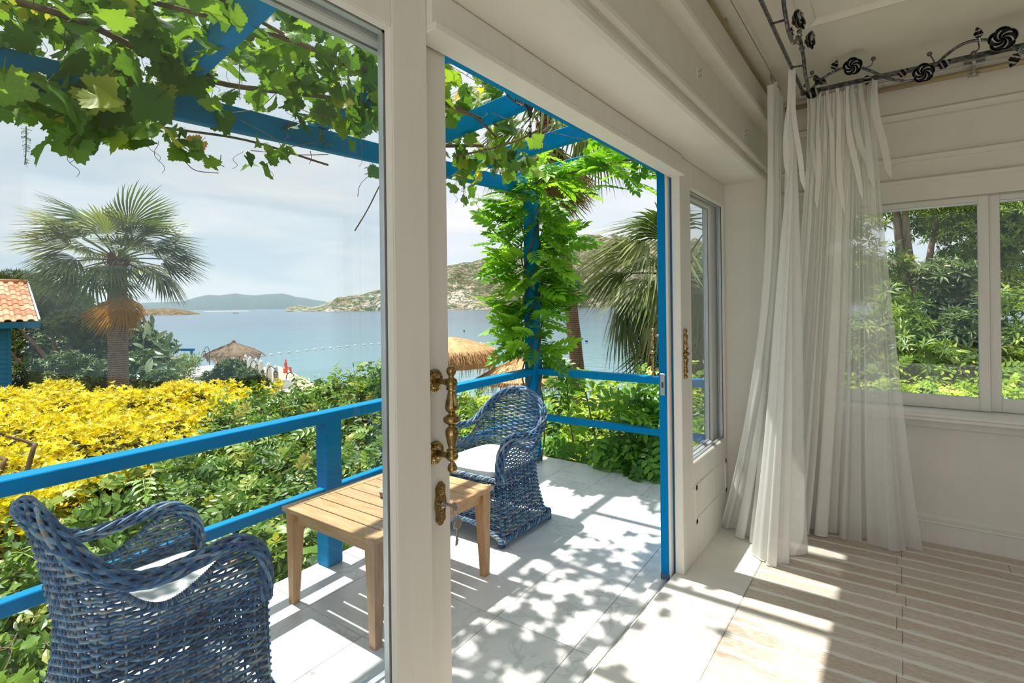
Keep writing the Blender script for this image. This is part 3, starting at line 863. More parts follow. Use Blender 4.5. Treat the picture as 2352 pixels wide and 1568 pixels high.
def build_chair():
    root = thing('wicker_armchair', (0, 0, 0), '', 'chair', 'wicker armchairs')
    half = [(.285, .400, .283), (.287, .500, .284), (.266, .585, .287), (.212, .640, .292), (.150, .659, .296), (.06, .650, .298), (-.05, .637, .296),
            (-.135, .645, .29), (-.195, .675, .282), (-.247, .722, .265), (-.292, .782, .222), (-.321, .834, .155), (-.338, .870, .078), (-.343, .882, 0)]
    H = [(x, y, z) for y, z, x in half]
    rimc = catmull(H + [(-x, y, z) for x, y, z in H[::-1][1:]], 12)
    NU = 401
    rim = resample(rimc, NU)
    def path(W, yf, yr, rad, n=NU):
        P = [(W, yf)]
        P += [(W, yr + rad)]
        a = np.linspace(0, np.pi/2, 14)
        P += [(W - rad + rad*math.cos(t), yr + rad - rad*math.sin(t)) for t in a]
        P += [(-x, y) for x, y in P[::-1]]
        return resample(P, n)
    base = path(.305, .295, -.305, .10); waist = path(.272, .285, -.245, .17)
    u = np.linspace(0, 1, NU)
    # hole under each arm: shell stops lower than the rim there
    top = rim[:, 2].copy()
    yy = rim[:, 1]
    hole = (yy < .165) & (yy > -.215)
    t = (0.165 - yy) / .38
    top = np.where(hole, rim[:, 2] - 0.018 - .088*np.sin(np.pi*np.clip(t, 0, 1))**0.8, rim[:, 2] - .012)
    def surf(uu, h):
        i = uu*(NU - 1)
        g = lambda A: np.stack([np.interp(i, np.arange(NU), A[:, k]) for k in range(A.shape[1])], -1)
        Bp, Wp, Rp = g(base), g(waist), g(rim)
        t1 = np.clip(h/.40, 0, 1)[..., None] if np.ndim(h) else np.full(Bp.shape[:-1] + (1,), min(1, max(0, h/.40)))
        lo = Bp + (Wp - Bp)*(1 - (1 - t1)**1.7)
        hh = np.broadcast_to(np.asarray(h, float), Bp.shape[:-1])
        t2 = np.clip((hh - .40)/np.maximum(Rp[..., 2] - .40, .02), 0, 1)[..., None]
        hi = Wp + (Rp[..., :2] - Wp)*t2**1.25
        xy = np.where((hh < .40)[..., None], lo, hi)
        return np.concatenate([xy, hh[..., None]], -1)
    NS = 36
    # weft strands
    wm = MB()
    uu = np.linspace(0, 1, NS*4 + 1)
    topu = np.interp(uu, u, top)
    row = 0; h = .055
    while h < .86:
        ok = topu > h + .004
        # split into runs
        idx = np.where(ok)[0]
        if len(idx):
            for run in np.split(idx, np.where(np.diff(idx) > 1)[0] + 1):
                if len(run) < 4: continue
                us = uu[run]
                wob = h + .0010*np.sin(us*40 + row) 
                P = surf(us, wob)
                T = unit(np.gradient(P, axis=0)); Nn = unit(np.cross(T, (0, 0, 1.0)))
                P = P + Nn*(0.0078*np.cos(np.pi*us*NS + np.pi*row))[:, None]
                wm.tube(P, .0058, 5, attr=np.clip(rng.random() + .12*rng.normal(size=len(P)), 0, 1))
        row += 1; h += .0132
    wm.build('woven_shell', WICKER, root, smooth=True, attr=True, kind='stuff')
    sm = MB()
    for k in range(NS + 1):
        us = k/NS
        tz = float(np.interp(us, u, top))
        hs = np.linspace(.045, tz, 12)
        P = surf(np.full(12, us), hs)
        sm.tube(P, .0044, 5, attr=float(rng.random()))
    sm.build('upright_stakes', WICKER, root, smooth=True, attr=True, kind='stuff')
    # rim braid, base braid, front edge braid, arm hole wraps
    c0 = rim.mean(0)
    bm = MB()
    nrmv = unit(rim*np.array((1, 1, 0)) - np.array((0, .0, 0)) + np.array((0, 0, .35)))
    bm.tube(rim, .012, 8, attr=.2)
    rb = bm.build('rim_braid', WICKER, root, smooth=True, attr=True)
    for K_, a_, b_, r_, p_ in ((6, .025, .017, .0085, .42), (6, .022, .019, .0078, -.50)):
        for k in range(K_):
            one = MB(); rope(one, rim, K_, a_, b_, r_, p_, nrm=nrmv, sides=6, only=k)
            one.build('braid_strand', WICKER, rb, smooth=True, attr=True)
    bm = MB()
    pb = np.c_[base, np.full(NU, .050)]
    rope(bm, pb[::4], 5, .013, .013, .0072, .13, sides=5)
    xs = np.linspace(-.305, .305, 40)
    arch = np.c_[xs, np.full(40, .297), .052 + .075*(1 - (xs/.305)**2)]
    rope(bm, arch, 5, .012, .012, .0072, .13, sides=5)
    bm.build('base_braid', WICKER, root, smooth=True, attr=True)
    fm = MB(); row = 0; h = .058
    while h < .405:
        xl = np.linspace(-.285, .285, 61)
        lo = .052 + .075*(1 - (xl/.305)**2) + .004
        idx = np.where(h > lo)[0]
        for run in np.split(idx, np.where(np.diff(idx) > 1)[0] + 1):
            if len(run) < 3: continue
            x = xl[run]; wy = .297 - .012*h/.4
            P = np.c_[x, wy + .0078*np.cos(np.pi*x/.0475 + np.pi*row), np.full(len(x), h) + .0015*np.sin(30*x + row)]
            fm.tube(P, .0058, 5, attr=np.clip(rng.random() + .12*rng.normal(size=len(P)), 0, 1))
        row += 1; h += .0132
    for k in range(13):
        x = -.285 + .0475*k
        fm.tube([(x, .297, .055 + .075*(1 - (x/.305)**2)), (x, .286, .41)], .0044, 5, attr=float(rng.random()))
    rope(fm, np.c_[np.linspace(-.285, .285, 30), np.full(30, .287), np.full(30, .412)], 4, .012, .010, .007, .10)
    fm.build('front_panel', WICKER, root, smooth=True, attr=True, kind='stuff')
    for sgn in (1, -1):
        i = np.where(hole[:NU//2])[0] if sgn > 0 else np.where(hole[NU//2:])[0] + NU//2
        us = u[i]; P = surf(us, top[i])
        am = MB(); am.tube(P, .010, 8, attr=.5)
        L = resample(P, 60); T = unit(np.gradient(L, axis=0))
        for j in range(60):
            a1 = unit(np.cross(T[j], (0, 0, 1.0))); a2 = np.cross(T[j], a1)
            ang = np.linspace(0, 2*np.pi, 8, endpoint=False)
            am.tube(L[j] + .0105*(np.cos(ang)[:, None]*a1 + np.sin(ang)[:, None]*a2), .0030, 4, closed=True, attr=float(rng.random()))
        am.build('wrapped_arm_bar', WICKER, root, smooth=True, attr=True)
    # woven seat deck under the cushion
    dm = MB()
    for k in range(38):
        y = .275 - k*.0135
        w = .262 if y > -.08 else .262*math.sqrt(max(.05, 1 - ((-.08 - y)/.20)**2))
        xs = np.linspace(-w, w, 25)
        dm.tube(np.c_[xs, np.full(25, y), .405 + .004*np.cos(np.pi*xs/.045 + np.pi*k)], .0062, 4, attr=float(rng.random()))
    dm.build('seat_deck', WICKER, root, smooth=True, attr=True, kind='stuff')
    for sx in (-1, 1):
        for sy in (.272, -.272):
            lm = MB(); lm.lathe([(.017, 0), (.019, .01), (.019, .075)], 12, (sx*.278, sy, 0), attr=.4)
            for j in range(6):
                ang = np.linspace(0, 2*np.pi, 12, endpoint=False)
                lm.tube(np.c_[sx*.278 + .0195*np.cos(ang), sy + .0195*np.sin(ang), np.full(12, .008 + .011*j)], .0055, 5, closed=True, attr=float(rng.random()))
            lm.build('leg', WICKER, root, smooth=True, attr=True)
    return root
def build_cushion():
    c = thing('seat_cushion', (0, 0, 0), '', 'cushion', 'white seat cushions')
    n = 22; m = MB()
    g = np.linspace(-1, 1, n)
    X, Y = np.meshgrid(g, g, indexing='ij')
    def sq(X, Y):
        # rounded square outline, narrower at the back
        r = np.maximum(abs(X), abs(Y)); k = np.where(r > 0, 1, 0)
        e = (abs(X)**5 + abs(Y)**5)**(1/5) + 1e-9
        sc = np.where(r > 0, r/e, 1)
        return X*sc, Y*sc, r
    x, y, r = sq(X, Y)
    wx = .252*(1 - .10*(y < 0)*abs(y)); wy = .262
    prof = np.sqrt(np.clip(1 - r**8, 0, 1))
    zt = .452 + .030*prof + .014*(1 - r**2) + .004*np.sin(3.1*x + 1)*np.cos(2.3*y)
    zb = .418 + .026*(1 - prof)
    T = np.stack([x*wx, y*wy + .018, zt], -1).reshape(-1, 3); B = np.stack([x*wx, y*wy + .018, zb], -1).reshape(-1, 3)
    i, j = np.meshgrid(np.arange(n-1), np.arange(n-1), indexing='ij'); q = (i*n + j).ravel()
    Q = np.stack([q, q+n, q+n+1, q+1], 1)
    m.add(T, Q); m.add(B, Q[:, ::-1])
    o = m.build('cover', COTTON, c, smooth=True)
    edge = [(k, 0) for k in range(n)] + [(n-1, k) for k in range(1, n)] + [(k, n-1) for k in range(n-2, -1, -1)] + [(0, k) for k in range(n-2, 0, -1)]
    E = np.array([T[a*n+b] for a, b in edge])
    m = MB(); m.tube(E - np.array((0, 0, .002)), .0042, 6, closed=True); m.build('piping', COTTON, c, smooth=True)
    m = MB(); m.tube((E - np.array((0, 0, .030)))*np.array((1.0, 1.0, 1)), .0042, 6, closed=True); m.build('piping', COTTON, c, smooth=True)
    rim_ = MB(); k = len(E)
    V = np.concatenate([E, E - np.array((0, 0, .030))]); F = [[a, (a+1) % k, k+(a+1) % k, k+a] for a in range(k)]
    rim_.add(V, F); rim_.build('side_band', COTTON, c, smooth=True)
    return c
chair = build_chair(); cush = build_cushion()
def put(o, x, y, rz, label):
    o.location = (x, y, o.location.z); o.rotation_euler = (0, 0, rz); o['label'] = label
chair2 = copy_tree(chair); cush2 = copy_tree(cush)
put(chair, -2.29, 2.905, math.radians(180), 'sunlit blue wicker armchair by the corner post')
put(cush, -2.29, 2.905, math.radians(180), 'white cushion on the sunlit armchair by the corner post')
put(chair2, -2.245, 0.80, math.radians(0), 'shaded blue wicker armchair seen from its side behind the glass')
put(cush2, -2.245, 0.80, math.radians(0), 'white cushion on the shaded armchair behind the glass')

# ------------------------------------------------------------------ slatted table
TEAK = m_wood('pale_teak', sl((206, 168, 122)), sl((172, 130, 88)), (2, 18, 18), .55, 3)
TEAK2 = m_wood('pale_teak_upright', sl((200, 160, 112)), sl((166, 124, 82)), (18, 18, 2), .55, 3)
table = thing('slatted_table', (-2.2, 1.925, 0), 'low slatted teak table between the two armchairs', 'table')
x0, x1, y0, y1, zt = -2.555, -1.845, 1.50, 2.35, .495
for xa, xb in ((x0, x0 + .055), (x1 - .055, x1)):
    MB().cbox(((xa+xb)/2, (y0+y1)/2, zt - .012), (xb-xa, y1-y0, .024), .003).build('side_board', TEAK, table)
ns = 9; w = (y1 - y0)/ns
for k in range(ns):
    MB().cbox(((x0+x1)/2, y0 + w*(k+.5), zt - .0125), (x1-x0-.112, w - .0075, .022), .002).build('slat', TEAK, table)
for nm, p0, p1 in (('apron', (x0+.06, y0+.045), (x1-.06, y0+.045)), ('apron', (x0+.06, y1-.045), (x1-.06, y1-.045)), ('apron', (x0+.042, y0+.06), (x0+.042, y1-.06)), ('apron', (x1-.042, y0+.06), (x1-.042, y1-.06))):
    MB().bar((*p0, zt - .053), (*p1, zt - .053), .02, .058, .002).build(nm, TEAK, table)
for lx in (x0 + .045, x1 - .045):
    for ly in (y0 + .048, y1 - .048):
        m = MB()
        sx = 1 if lx < (x0+x1)/2 else -1; sy = 1 if ly < (y0+y1)/2 else -1
        a, b = .031, .019
        ox, oy = -sx*.006, -sy*.006
        V = [(lx + dx*a, ly + dy*a, zt - .024) for dx, dy in ((-1, -1), (1, -1), (1, 1), (-1, 1))] + [(lx + dx*a, ly + dy*a, zt - .09) for dx, dy in ((-1, -1), (1, -1), (1, 1), (-1, 1))] + [(lx + ox + dx*b, ly + oy + dy*b, 0) for dx, dy in ((-1, -1), (1, -1), (1, 1), (-1, 1))]
        F = [(3, 2, 1, 0)] + [(i, (i+1) % 4, 4+(i+1) % 4, 4+i) for i in range(4)] + [(4+i, 4+(i+1) % 4, 8+(i+1) % 4, 8+i) for i in range(4)] + [(8, 9, 10, 11)]
        m.add(V, F); m.build('leg', TEAK2, table)

# small carved ashtray with a striped lid
cx_, cy_, cz_ = *on(892, 1138, z=zt)[:2], zt
ash = thing('ashtray', (cx_, cy_, cz_), 'small round wooden ashtray with a striped top on the table', 'ashtray')
m = MB(); m.lathe([(.036, 0), (.044, .004), (.047, .02), (.049, .030)], 28, (cx_, cy_, cz_)); m.build('bowl', m_wood('orange_wood', sl((196, 140, 84)), sl((140, 92, 56)), (8, 8, 3)), ash, smooth=True)
STRIPE = m_plain('cream_slip', sl((205, 198, 168)), .5); DARKB = m_plain('dark_glaze', (.012, .014, .02), .4)
lid = MB(); lid.lathe([(.050, .030), (.052, .034), (.050, .038), (.0, .039)], 28, (cx_, cy_, cz_)); lido = lid.build('striped_lid', STRIPE, ash)
for k in range(7):
    m = MB(); w_ = .045*math.sqrt(max(0.02, 1 - ((k-3)/3.6)**2)); m.cbox((cx_, cy_ + (k-3)*.0125, cz_ + .040), (2*w_, .007, .004), .001); m.build('ridge', STRIPE, lido)
for dx in (-.016, .016):
    for dy in (-.016, .016):
        m = MB(); m.prism([(-.012, 0), (-.003, -.004), (0, -.009), (.003, -.004), (.012, 0), (.003, .004), (0, .009), (-.003, .004)], (cx_+dx, cy_+dy, cz_+.039), (cx_+dx, cy_+dy, cz_+.0435), (1, 0, 0), (0, 1, 0)); m.build('dark_notch', DARKB, lido)

# ------------------------------------------------------------------ wire bowl lamp hanging from the pergola
IRON = m_plain('dark_iron', (.045, .04, .035), .5, .6)
lx, ly, lz = on(1217, 240, x=-1.62)
lamp = thing('pendant_lamp', (lx, ly, lz), 'pierced dark metal pendant lamp with a beaded tassel under the pergola', 'lamp')
m = MB(); R = .16
for k in range(16):
    a = 2*math.pi*k/16
    t = np.linspace(.15, 1, 12)
    m.tube(np.c_[lx + R*np.sin(t*1.5)*np.cos(a + .5*t), ly + R*np.sin(t*1.5)*np.sin(a + .5*t), lz + .0 + R*(1 - np.cos(t*1.5))], .0016, 4)
    m.tube(np.c_[lx + R*np.sin(t*1.5)*np.cos(a - .5*t), ly + R*np.sin(t*1.5)*np.sin(a - .5*t), lz + .0 + R*(1 - np.cos(t*1.5))], .0016, 4)
for t in (.35, .6, .8, 1.0):
    a = np.linspace(0, 2*np.pi, 32, endpoint=False)
    m.tube(np.c_[lx + R*math.sin(t*1.5)*np.cos(a), ly + R*math.sin(t*1.5)*np.sin(a), np.full(32, lz + R*(1 - math.cos(t*1.5)))], .003, 4, closed=True)
m.build('wire_bowl', IRON, lamp)
m = MB(); m.lathe([(.036, .012), (.030, -.004), (.018, -.022), (.012, -.04), (.014, -.05), (.009, -.058), (.006, -.068)], 18, (lx, ly, lz)); m.build('finial', IRON, lamp, smooth=True)
m = MB()
for k in range(3):
    a = np.linspace(0, 2*np.pi, 10, endpoint=False); z = lz - .075 - .013*k
    m.tube(np.c_[lx + (.0045*np.cos(a) if k % 2 == 0 else 0*a), ly + (.0045*np.cos(a) if k % 2 else 0*a), z + .008*np.sin(a)], .0014, 4, closed=True)
m.build('chain', IRON, lamp)
for dz, r, mt in ((-.118, .0095, IRON), (-.137, .0115, m_plain('bone_bead', (.42, .38, .30), .5)), (-.156, .0105, IRON), (-.173, .010, m_plain('navy_bead', (.02, .03, .07), .35))):
    m = MB(); t = np.linspace(0, np.pi, 7); m.lathe([(max(1e-4, r*math.sin(q)), r*math.cos(q)) for q in t], 12, (lx, ly, lz + dz)); m.build('bead', mt, lamp, smooth=True)
m = MB(); m.tube([(lx, ly, lz + .16), (lx, ly, 2.66)], .004, 6)
for k in range(3):
    a = 2*math.pi*k/3; m.tube([(lx + R*.98*math.cos(a), ly + R*.98*math.sin(a), lz + R*.92), (lx, ly, lz + .34)], .0025, 5)
m.build('hanger', IRON, lamp)
# ================================================================== CURTAINS AND IRON ROD
def m_cloth(name, transp, c=(0.93, 0.92, 0.885), transl=.24, weave=900):
    M = Mat(name)
    v = M.coord('Object')
    n = M.noise(M.coord('Object', (1, 1, .25)), 60, 4, .65)
    colr = M.ramp(n, [(.3, tuple(x*.95 for x in c)), (.7, c)])
    M.col(colr).set(Roughness=0.9)
    M.b.inputs['Specular IOR Level'].default_value = .1
    tl = M.n('ShaderNodeBsdfTranslucent'); M.l(colr, tl.inputs[0])
    m1 = M.n('ShaderNodeMixShader'); m1.inputs[0].default_value = transl
    M.l(M.b.outputs[0], m1.inputs[1]); M.l(tl.outputs[0], m1.inputs[2])
    tp = M.n('ShaderNodeBsdfTransparent')
    m2 = M.n('ShaderNodeMixShader')
    f = M.ramp(M.noise(M.coord('Object', (1, 1, .6)), 160, 2, .6), [(.2, max(0, transp - .03)), (.8, min(1, transp + .03))])
    M.l(f, m2.inputs[0])
    M.l(m1.outputs[0], m2.inputs[1]); M.l(tp.outputs[0], m2.inputs[2]); M.l(m2.outputs[0], M.o.inputs['Surface'])
    return M.m
VOILE = m_cloth('white_voile', .10)
SHEER = m_cloth('sheer_voile', .42)
LINEN = m_cloth('ivory_linen', .06, (0.92, 0.90, 0.845), .2)

def drape(name, top, bot, zt, mat, label, folds, amp0, amp1, seed, hem=None, ease=1.2, ribbons=(), bulge=None, ns=150, nt=60):
    """cloth from a gathered top line to a wavy hem; top, bot are (x, y) lines, zt the height of the top"""
    r = np.random.default_rng(seed)
    e = thing(name, (float(np.mean([p[0] for p in bot])), float(np.mean([p[1] for p in bot])), ZF), label, 'curtain', 'white curtains in the room corner')
    A = resample(catmull(top, 12), ns) if len(top) > 2 else resample(top, ns)
    B = resample(catmull(bot, 14), ns)
    s = np.linspace(0, 1, ns); t = np.linspace(0, 1, nt)
    def fold(s):
        ph = 2*np.pi*(folds*s + .35*np.sin(2*np.pi*s*1.3 + seed))
        return np.sin(ph) + .35*np.sin(2.3*ph + seed)
    f0 = np.sin(2*np.pi*(folds*2.2)*s + seed) ; f1 = fold(s)
    P = np.zeros((nt, ns, 3))
    zt_ = np.broadcast_to(np.asarray(zt, float), (ns,)) if np.ndim(zt) == 0 else np.interp(s, np.linspace(0, 1, len(zt)), zt)
    for i, q in enumerate(t):
        w = q**ease
        C = A*(1 - w) + B*w
        T = unit(np.gradient(C, axis=0)); N = np.c_[-T[:, 1], T[:, 0]]
        a = (amp0*(1 - min(1, q*5)))*f0 + (amp0*.8*(1 - q) + amp1*q)*f1*min(1, q*4)
        a = a + .004*np.sin(9*q + 7*s)
        xy = C + N*a[:, None]
        P[i, :, :2] = xy
        z0 = ZF + .004 + (0 if hem is None else hem*np.abs(np.sin(3*np.pi*s + seed))*.0)
        P[i, :, 2] = zt_*(1 - q) + z0*q
    # puddled hem: last rows spread outward and lie on the floor
    m = MB()
    i, j = np.meshgrid(np.arange(nt-1), np.arange(ns-1), indexing='ij'); k = (i*ns + j).ravel()
    m.add(P.reshape(-1, 3), np.stack([k, k+1, k+ns+1, k+ns], 1))
    cl = m.build('cloth', mat, e, smooth=True)
    hm = MB(); hm.tube(P[-1] + np.array((0, 0, .003)), .0035, 5); hm.build('hem', mat, cl, smooth=True)
    # header tape gathered at the top
    for (sx, L, dx, dy, wid) in ribbons:
        a = A[int(sx*(ns-1))]; z1 = float(np.interp(sx, s, zt_))
        q = np.linspace(0, 1, 14)
        cx = a[0] + dx*q**1.5; cy = a[1] + dy*(q**.6) ; cz = z1 + .03 - L*q
        wv = .5*wid*(.35 + .45*q)*(1 - .5*q**6) ; tw = .6*np.sin(3*q + seed + 5*sx)
        cx = cx + .006*np.sin(7*q + 9*sx); l = np.c_[cx - wv*np.cos(tw), cy - wv*np.sin(tw), cz]; rr = np.c_[cx + wv*np.cos(tw), cy + wv*np.sin(tw), cz - .05*q**4]
        V = np.concatenate([l, rr]); n = len(q)
        mm = MB(); mm.add(V, np.array([[a_, a_+1, n+a_+1, n+a_] for a_ in range(n-1)])); mm.build('tie_ribbon', mat, e, smooth=True)
    return e

drape('curtain', [(-.575, 3.30), (-.56, 3.38), (-.575, 3.47), (-.56, 3.55)], [(-.945, 3.56), (-.86, 3.57), (-.80, 3.46), (-.735, 3.49), (-.70, 3.36), (-.64, 3.40)], 2.735, VOILE,
      'white voile curtain hung from the wire close to the door frame', 5, .018, .022, 1, ribbons=((.25, .5, .0, -.02, .05),), ease=2.3)
drape('curtain', [(-.435, 3.045), (-.425, 3.075), (-.44, 3.10), (-.43, 3.13)], [(-.73, 3.40), (-.66, 3.27), (-.61, 3.19), (-.54, 3.22), (-.51, 3.36), (-.455, 3.47)], 2.70, VOILE,
      'white voile curtain tied up at one point and pooling on the threshold', 4, .012, .022, 2, ribbons=((.2, .62, .04, -.03, .05), (.7, .52, -.03, -.03, .05)), ease=1.25)
drape('curtain', [(-.41, 3.475), (-.36, 3.46), (-.31, 3.47), (-.26, 3.46), (-.20, 3.47)], [(-.70, 3.62), (-.60, 3.72), (-.52, 3.70), (-.47, 3.79), (-.41, 3.76), (-.345, 3.86)], 2.665, LINEN,
      'heavier ivory linen curtain in the middle of the corner', 6, .015, .030, 3, ribbons=((.1, .5, .02, -.03, .035), (.3, .62, -.02, -.03, .04), (.5, .55, .03, -.03, .04), (.7, .66, .02, -.03, .045), (.9, .6, .06, -.03, .05)), ease=1.5)
drape('curtain', [(-.21, 3.465), (-.17, 3.455), (-.13, 3.465), (-.09, 3.455)], [(-.345, 3.92), (-.27, 3.80), (-.17, 3.86), (-.06, 3.74), (.0, 3.82), (.085, 3.885)], 2.665, SHEER,
      'sheer see-through curtain in front of the window', 5, .015, .022, 4, ribbons=((.1, .5, .08, -.03, .05), (.5, .55, .05, -.03, .05), (.95, .5, .06, .0, .07)), ease=1.5)

# steel wire and clip hooks
wire = thing('curtain_wire', (-.568, 2.0, 2.79), 'thin steel wire stretched along the door wall for the curtain', 'wire')
m = MB(); m.tube([(-.568, YB + .2, 2.795), (-.568, 3.60, 2.795)], .0022, 6); m.build('cable', STEEL, wire)
for k, yy in enumerate((3.29, 3.305, 3.325)):
    m = MB(); a = np.linspace(0, 2*np.pi, 10, endpoint=False)
    m.tube(np.c_[-.568 + .004*np.cos(a), yy + .004*np.cos(a), 2.772 + .022*np.sin(a)], .0015, 4, closed=True); m.build('clip', STEEL, wire)
wire2 = thing('curtain_wire', (.6, 3.50, 2.69), 'thin steel wire stretched along the window side under the iron rod', 'wire')
m = MB(); m.tube([(-.42, 3.505, 2.675), (XR - .3, 3.505, 2.675)], .0022, 6); m.build('cable', STEEL, wire2)
for xx in (-.33, -.25, -.215, -.14, -.125, -.085, -.055):
    m = MB(); a = np.linspace(0, 2*np.pi, 10, endpoint=False)
    m.tube(np.c_[xx + .006*np.cos(a), np.full(10, 3.505), 2.655 + .02*np.sin(a)], .0015, 4, closed=True); m.build('clip', STEEL, wire2)

# ------------------------------------------------------------------ wrought iron rod with roses
def m_iron():
    M = Mat('silvered_wrought_iron'); v = M.coord('Object')
    n = M.noise(v, 45, 4, .65)
    M.col(M.ramp(n, [(.38, (.035, .035, .037)), (.62, (.19, .19, .19))])).set(Roughness=.42, Metallic=.65)
    return M.m
def m_rose():
    M = Mat('black_silver_rose'); v = M.coord('Object')
    ge = M.n('ShaderNodeAttribute', attribute_name='rnd')
    n = M.noise(v, 70, 4, .65)
    f = M.math('ADD', ge.outputs['Fac'], M.math('MULTIPLY', n, .35))
    M.col(M.ramp(f, [(.78, (.010, .008, .008)), (1.05, (.42, .42, .41))])).set(Roughness=.4, Metallic=.5)
    return M.m
FERRO = m_iron(); ROSE = m_rose()
rod = thing('iron_curtain_rod', (-.43, 3.46, 2.70), 'wrought iron curtain rod with a climbing rose scroll', 'curtain rod')
MB().bar((-.43, 1.2, 2.70), (-.43, 3.475, 2.70), .010, .024, .002).build('rod', FERRO, rod)
MB().bar((-.445, 3.46, 2.70), (XR - .4, 3.46, 2.70), .010, .026, .002).build('rod', FERRO, rod)
def oy(px, py, y=3.41): return on(px, py, y=y)
def ox(px, py, x=-.335): return on(px, py, x=x)
stemR = catmull([oy(1858, 212), oy(1876, 192), oy(1900, 173), oy(1930, 158), oy(1962, 153), oy(1995, 161), oy(2035, 178), oy(2075, 186), oy(2110, 180), oy(2140, 158), oy(2175, 125), oy(2212, 101), oy(2250, 92), oy(2300, 95), oy(2345, 117), oy(2400, 128), oy(2470, 110)], 8)
m = MB(); m.tube(stemR, .0075, 8); m.build('scroll_stem', FERRO, rod, smooth=True)
stemL = catmull([ox(1795, -60), ox(1800, 5), ox(1806, 45), ox(1812, 75), ox(1822, 98), ox(1829, 92), ox(1832, 84), ox(1838, 92), ox(1842, 112), ox(1846, 135), ox(1849, 165), ox(1855, 195), oy(1858, 212)], 8)
m = MB(); m.tube(stemL, .0075, 8); m.build('scroll_stem', FERRO, rod, smooth=True)
for a, b in ((ox(1775, 54, -.43), ox(1806, 45)), (ox(1821, 154, -.43), ox(1848, 150))):
    m = MB(); m.tube([a, b], .005, 6); m.build('cross_bar', FERRO, rod, smooth=True)
def rose(c, R, face):
    m = MB(); f = unit(np.array(face, float)); t = unit(np.cross(f, (0, 0, 1.0))); w = np.cross(t, f)
    # outer ring of cupped petals, then a whirl of crescents that wind into one another
    for k in range(5):
        a0 = 2*np.pi*k/5
        U, Vv = np.meshgrid(np.linspace(-.72, .72, 8), np.linspace(0, 1, 6), indexing='ij')
        ang = a0 + U + Vv*.35
        rad = R*(.45 + .55*Vv*(1 - .30*(U/.72)**2))
        dep = R*(.45*Vv**1.6 - .30 + .12*U)
        P = np.asarray(c) + (rad*np.cos(ang))[..., None]*t + (rad*np.sin(ang))[..., None]*w + dep[..., None]*f
        i, j = np.meshgrid(np.arange(7), np.arange(5), indexing='ij'); q = (i*6 + j).ravel()
        m.add(P.reshape(-1, 3), np.stack([q, q+6, q+7, q+1], 1), attr=(Vv**6).ravel())
    for k in range(6):
        a0 = 2*np.pi*k/6 + .3
        U, Vv = np.meshgrid(np.linspace(0, 1, 7), np.linspace(0.04, 1, 8), indexing='ij')
        ang = a0 + 2.1*Vv**.8 + U*1.25
        rad = R*.80*Vv*(.86 + .14*np.sin(np.pi*U))
        dep = R*(.30*U + .10*Vv - .05)
        P = np.asarray(c) + (rad*np.cos(ang))[..., None]*t + (rad*np.sin(ang))[..., None]*w + dep[..., None]*f
        i, j = np.meshgrid(np.arange(6), np.arange(7), indexing='ij'); q = (i*8 + j).ravel()
        m.add(P.reshape(-1, 3), np.stack([q, q+8, q+9, q+1], 1), attr=(U**2.2).ravel())
    m.lathe([(R*.18, -R*.55), (R*.42, -R*.30), (R*.46, -R*.18)], 10, c, f, attr=.3)
    o = m.build('rose', ROSE, rod, smooth=True, attr=True)
    return o
toCam = lambda p: unit(EYE - np.asarray(p))
for px, py, R in ((1958, 152, .047), (2121, 167, .048), (2303, 89, .056)):
    p = oy(px, py, 3.375); rose(p, R, toCam(p) + np.array((0, -.2, -.2)))
for px, py, R, fc in ((1834, 46, .044, (.9, -.35, .1)), (1861, 93, .042, (.9, -.25, -.1)), (1882, 184, .042, (.7, -.3, .7))):
    p = ox(px, py, -.315); rose(p, R, fc)
def iron_leaf(p, L, d, face):
    f = unit(np.array(face, float)); d = unit(np.array(d, float) - f*np.dot(d, f)); s_ = np.cross(d, f)
    m = MB(); n = 9
    q = np.linspace(0, 1, n); wv = .34*L*np.sin(np.pi*q**.75)**.9
    rows = []
    for k, off in enumerate((-1, -.5, 0, .5, 1)):
        rib = .006*np.sin(q*34)*(abs(off) > .2) + .004*(1 - abs(off))
        rows.append(np.asarray(p) + (q*L)[:, None]*d + (off*wv)[:, None]*s_ + rib[:, None]*f)
    V = np.stack(rows, 0)
    i, j = np.meshgrid(np.arange(4), np.arange(n-1), indexing='ij'); k = (i*n + j).ravel()
    m.add(V.reshape(-1, 3), np.stack([k, k+1, k+n+1, k+n], 1), attr=np.tile((.5 + .5*np.sin(q*34)), 5)*.95)
    m.tube([np.asarray(p) - d*.3*L, np.asarray(p) + d*.1*L], .0028, 5, attr=.9)
    m.build('iron_leaf', ROSE, rod, attr=True)
fR = (.35, -1, -.3)
for px, py, L, dx, dz in ((1912, 160, .052, .5, 1), (1992, 172, .052, .05, -1), (2064, 176, .055, 1, .75), (2155, 156, .062, 1, .5), (2250, 88, .055, -.3, 1), (2338, 121, .066, -.35, -1), (1850, 220, .085, 1, .2)):
    p = oy(px, py, 3.395); iron_leaf(p, L, (dx, 0, dz), fR)
iron_leaf(ox(1819, 92), .05, (0, -.6, .8), (1, -.2, -.2))
def berry(p, r, a):
    m = MB(); t = np.linspace(0, np.pi, 7); m.lathe([(max(1e-4, r*math.sin(q)), r*math.cos(q)) for q in t], 10, p)
    q = catmull([a, (np.asarray(a) + np.asarray(p))/2 + np.array((.012, 0, -.010)), p], 5)
    m.tube(q, .0028, 5); m.build('berry', FERRO, rod, smooth=True)
for (bx, by), (ax_, ay_) in (((2006, 135), (1985, 157)), ((2135, 124), (2143, 155)), ((2236, 122), (2246, 93)), ((1865, 167), (1852, 180)), ((1850, 196), (1858, 212))):
    berry(oy(bx, by, 3.40), .0115, oy(ax_, ay_))
berry(ox(1842, 111), .012, ox(1826, 96)); berry(ox(1836, 72, -.32), .010, ox(1832, 86))
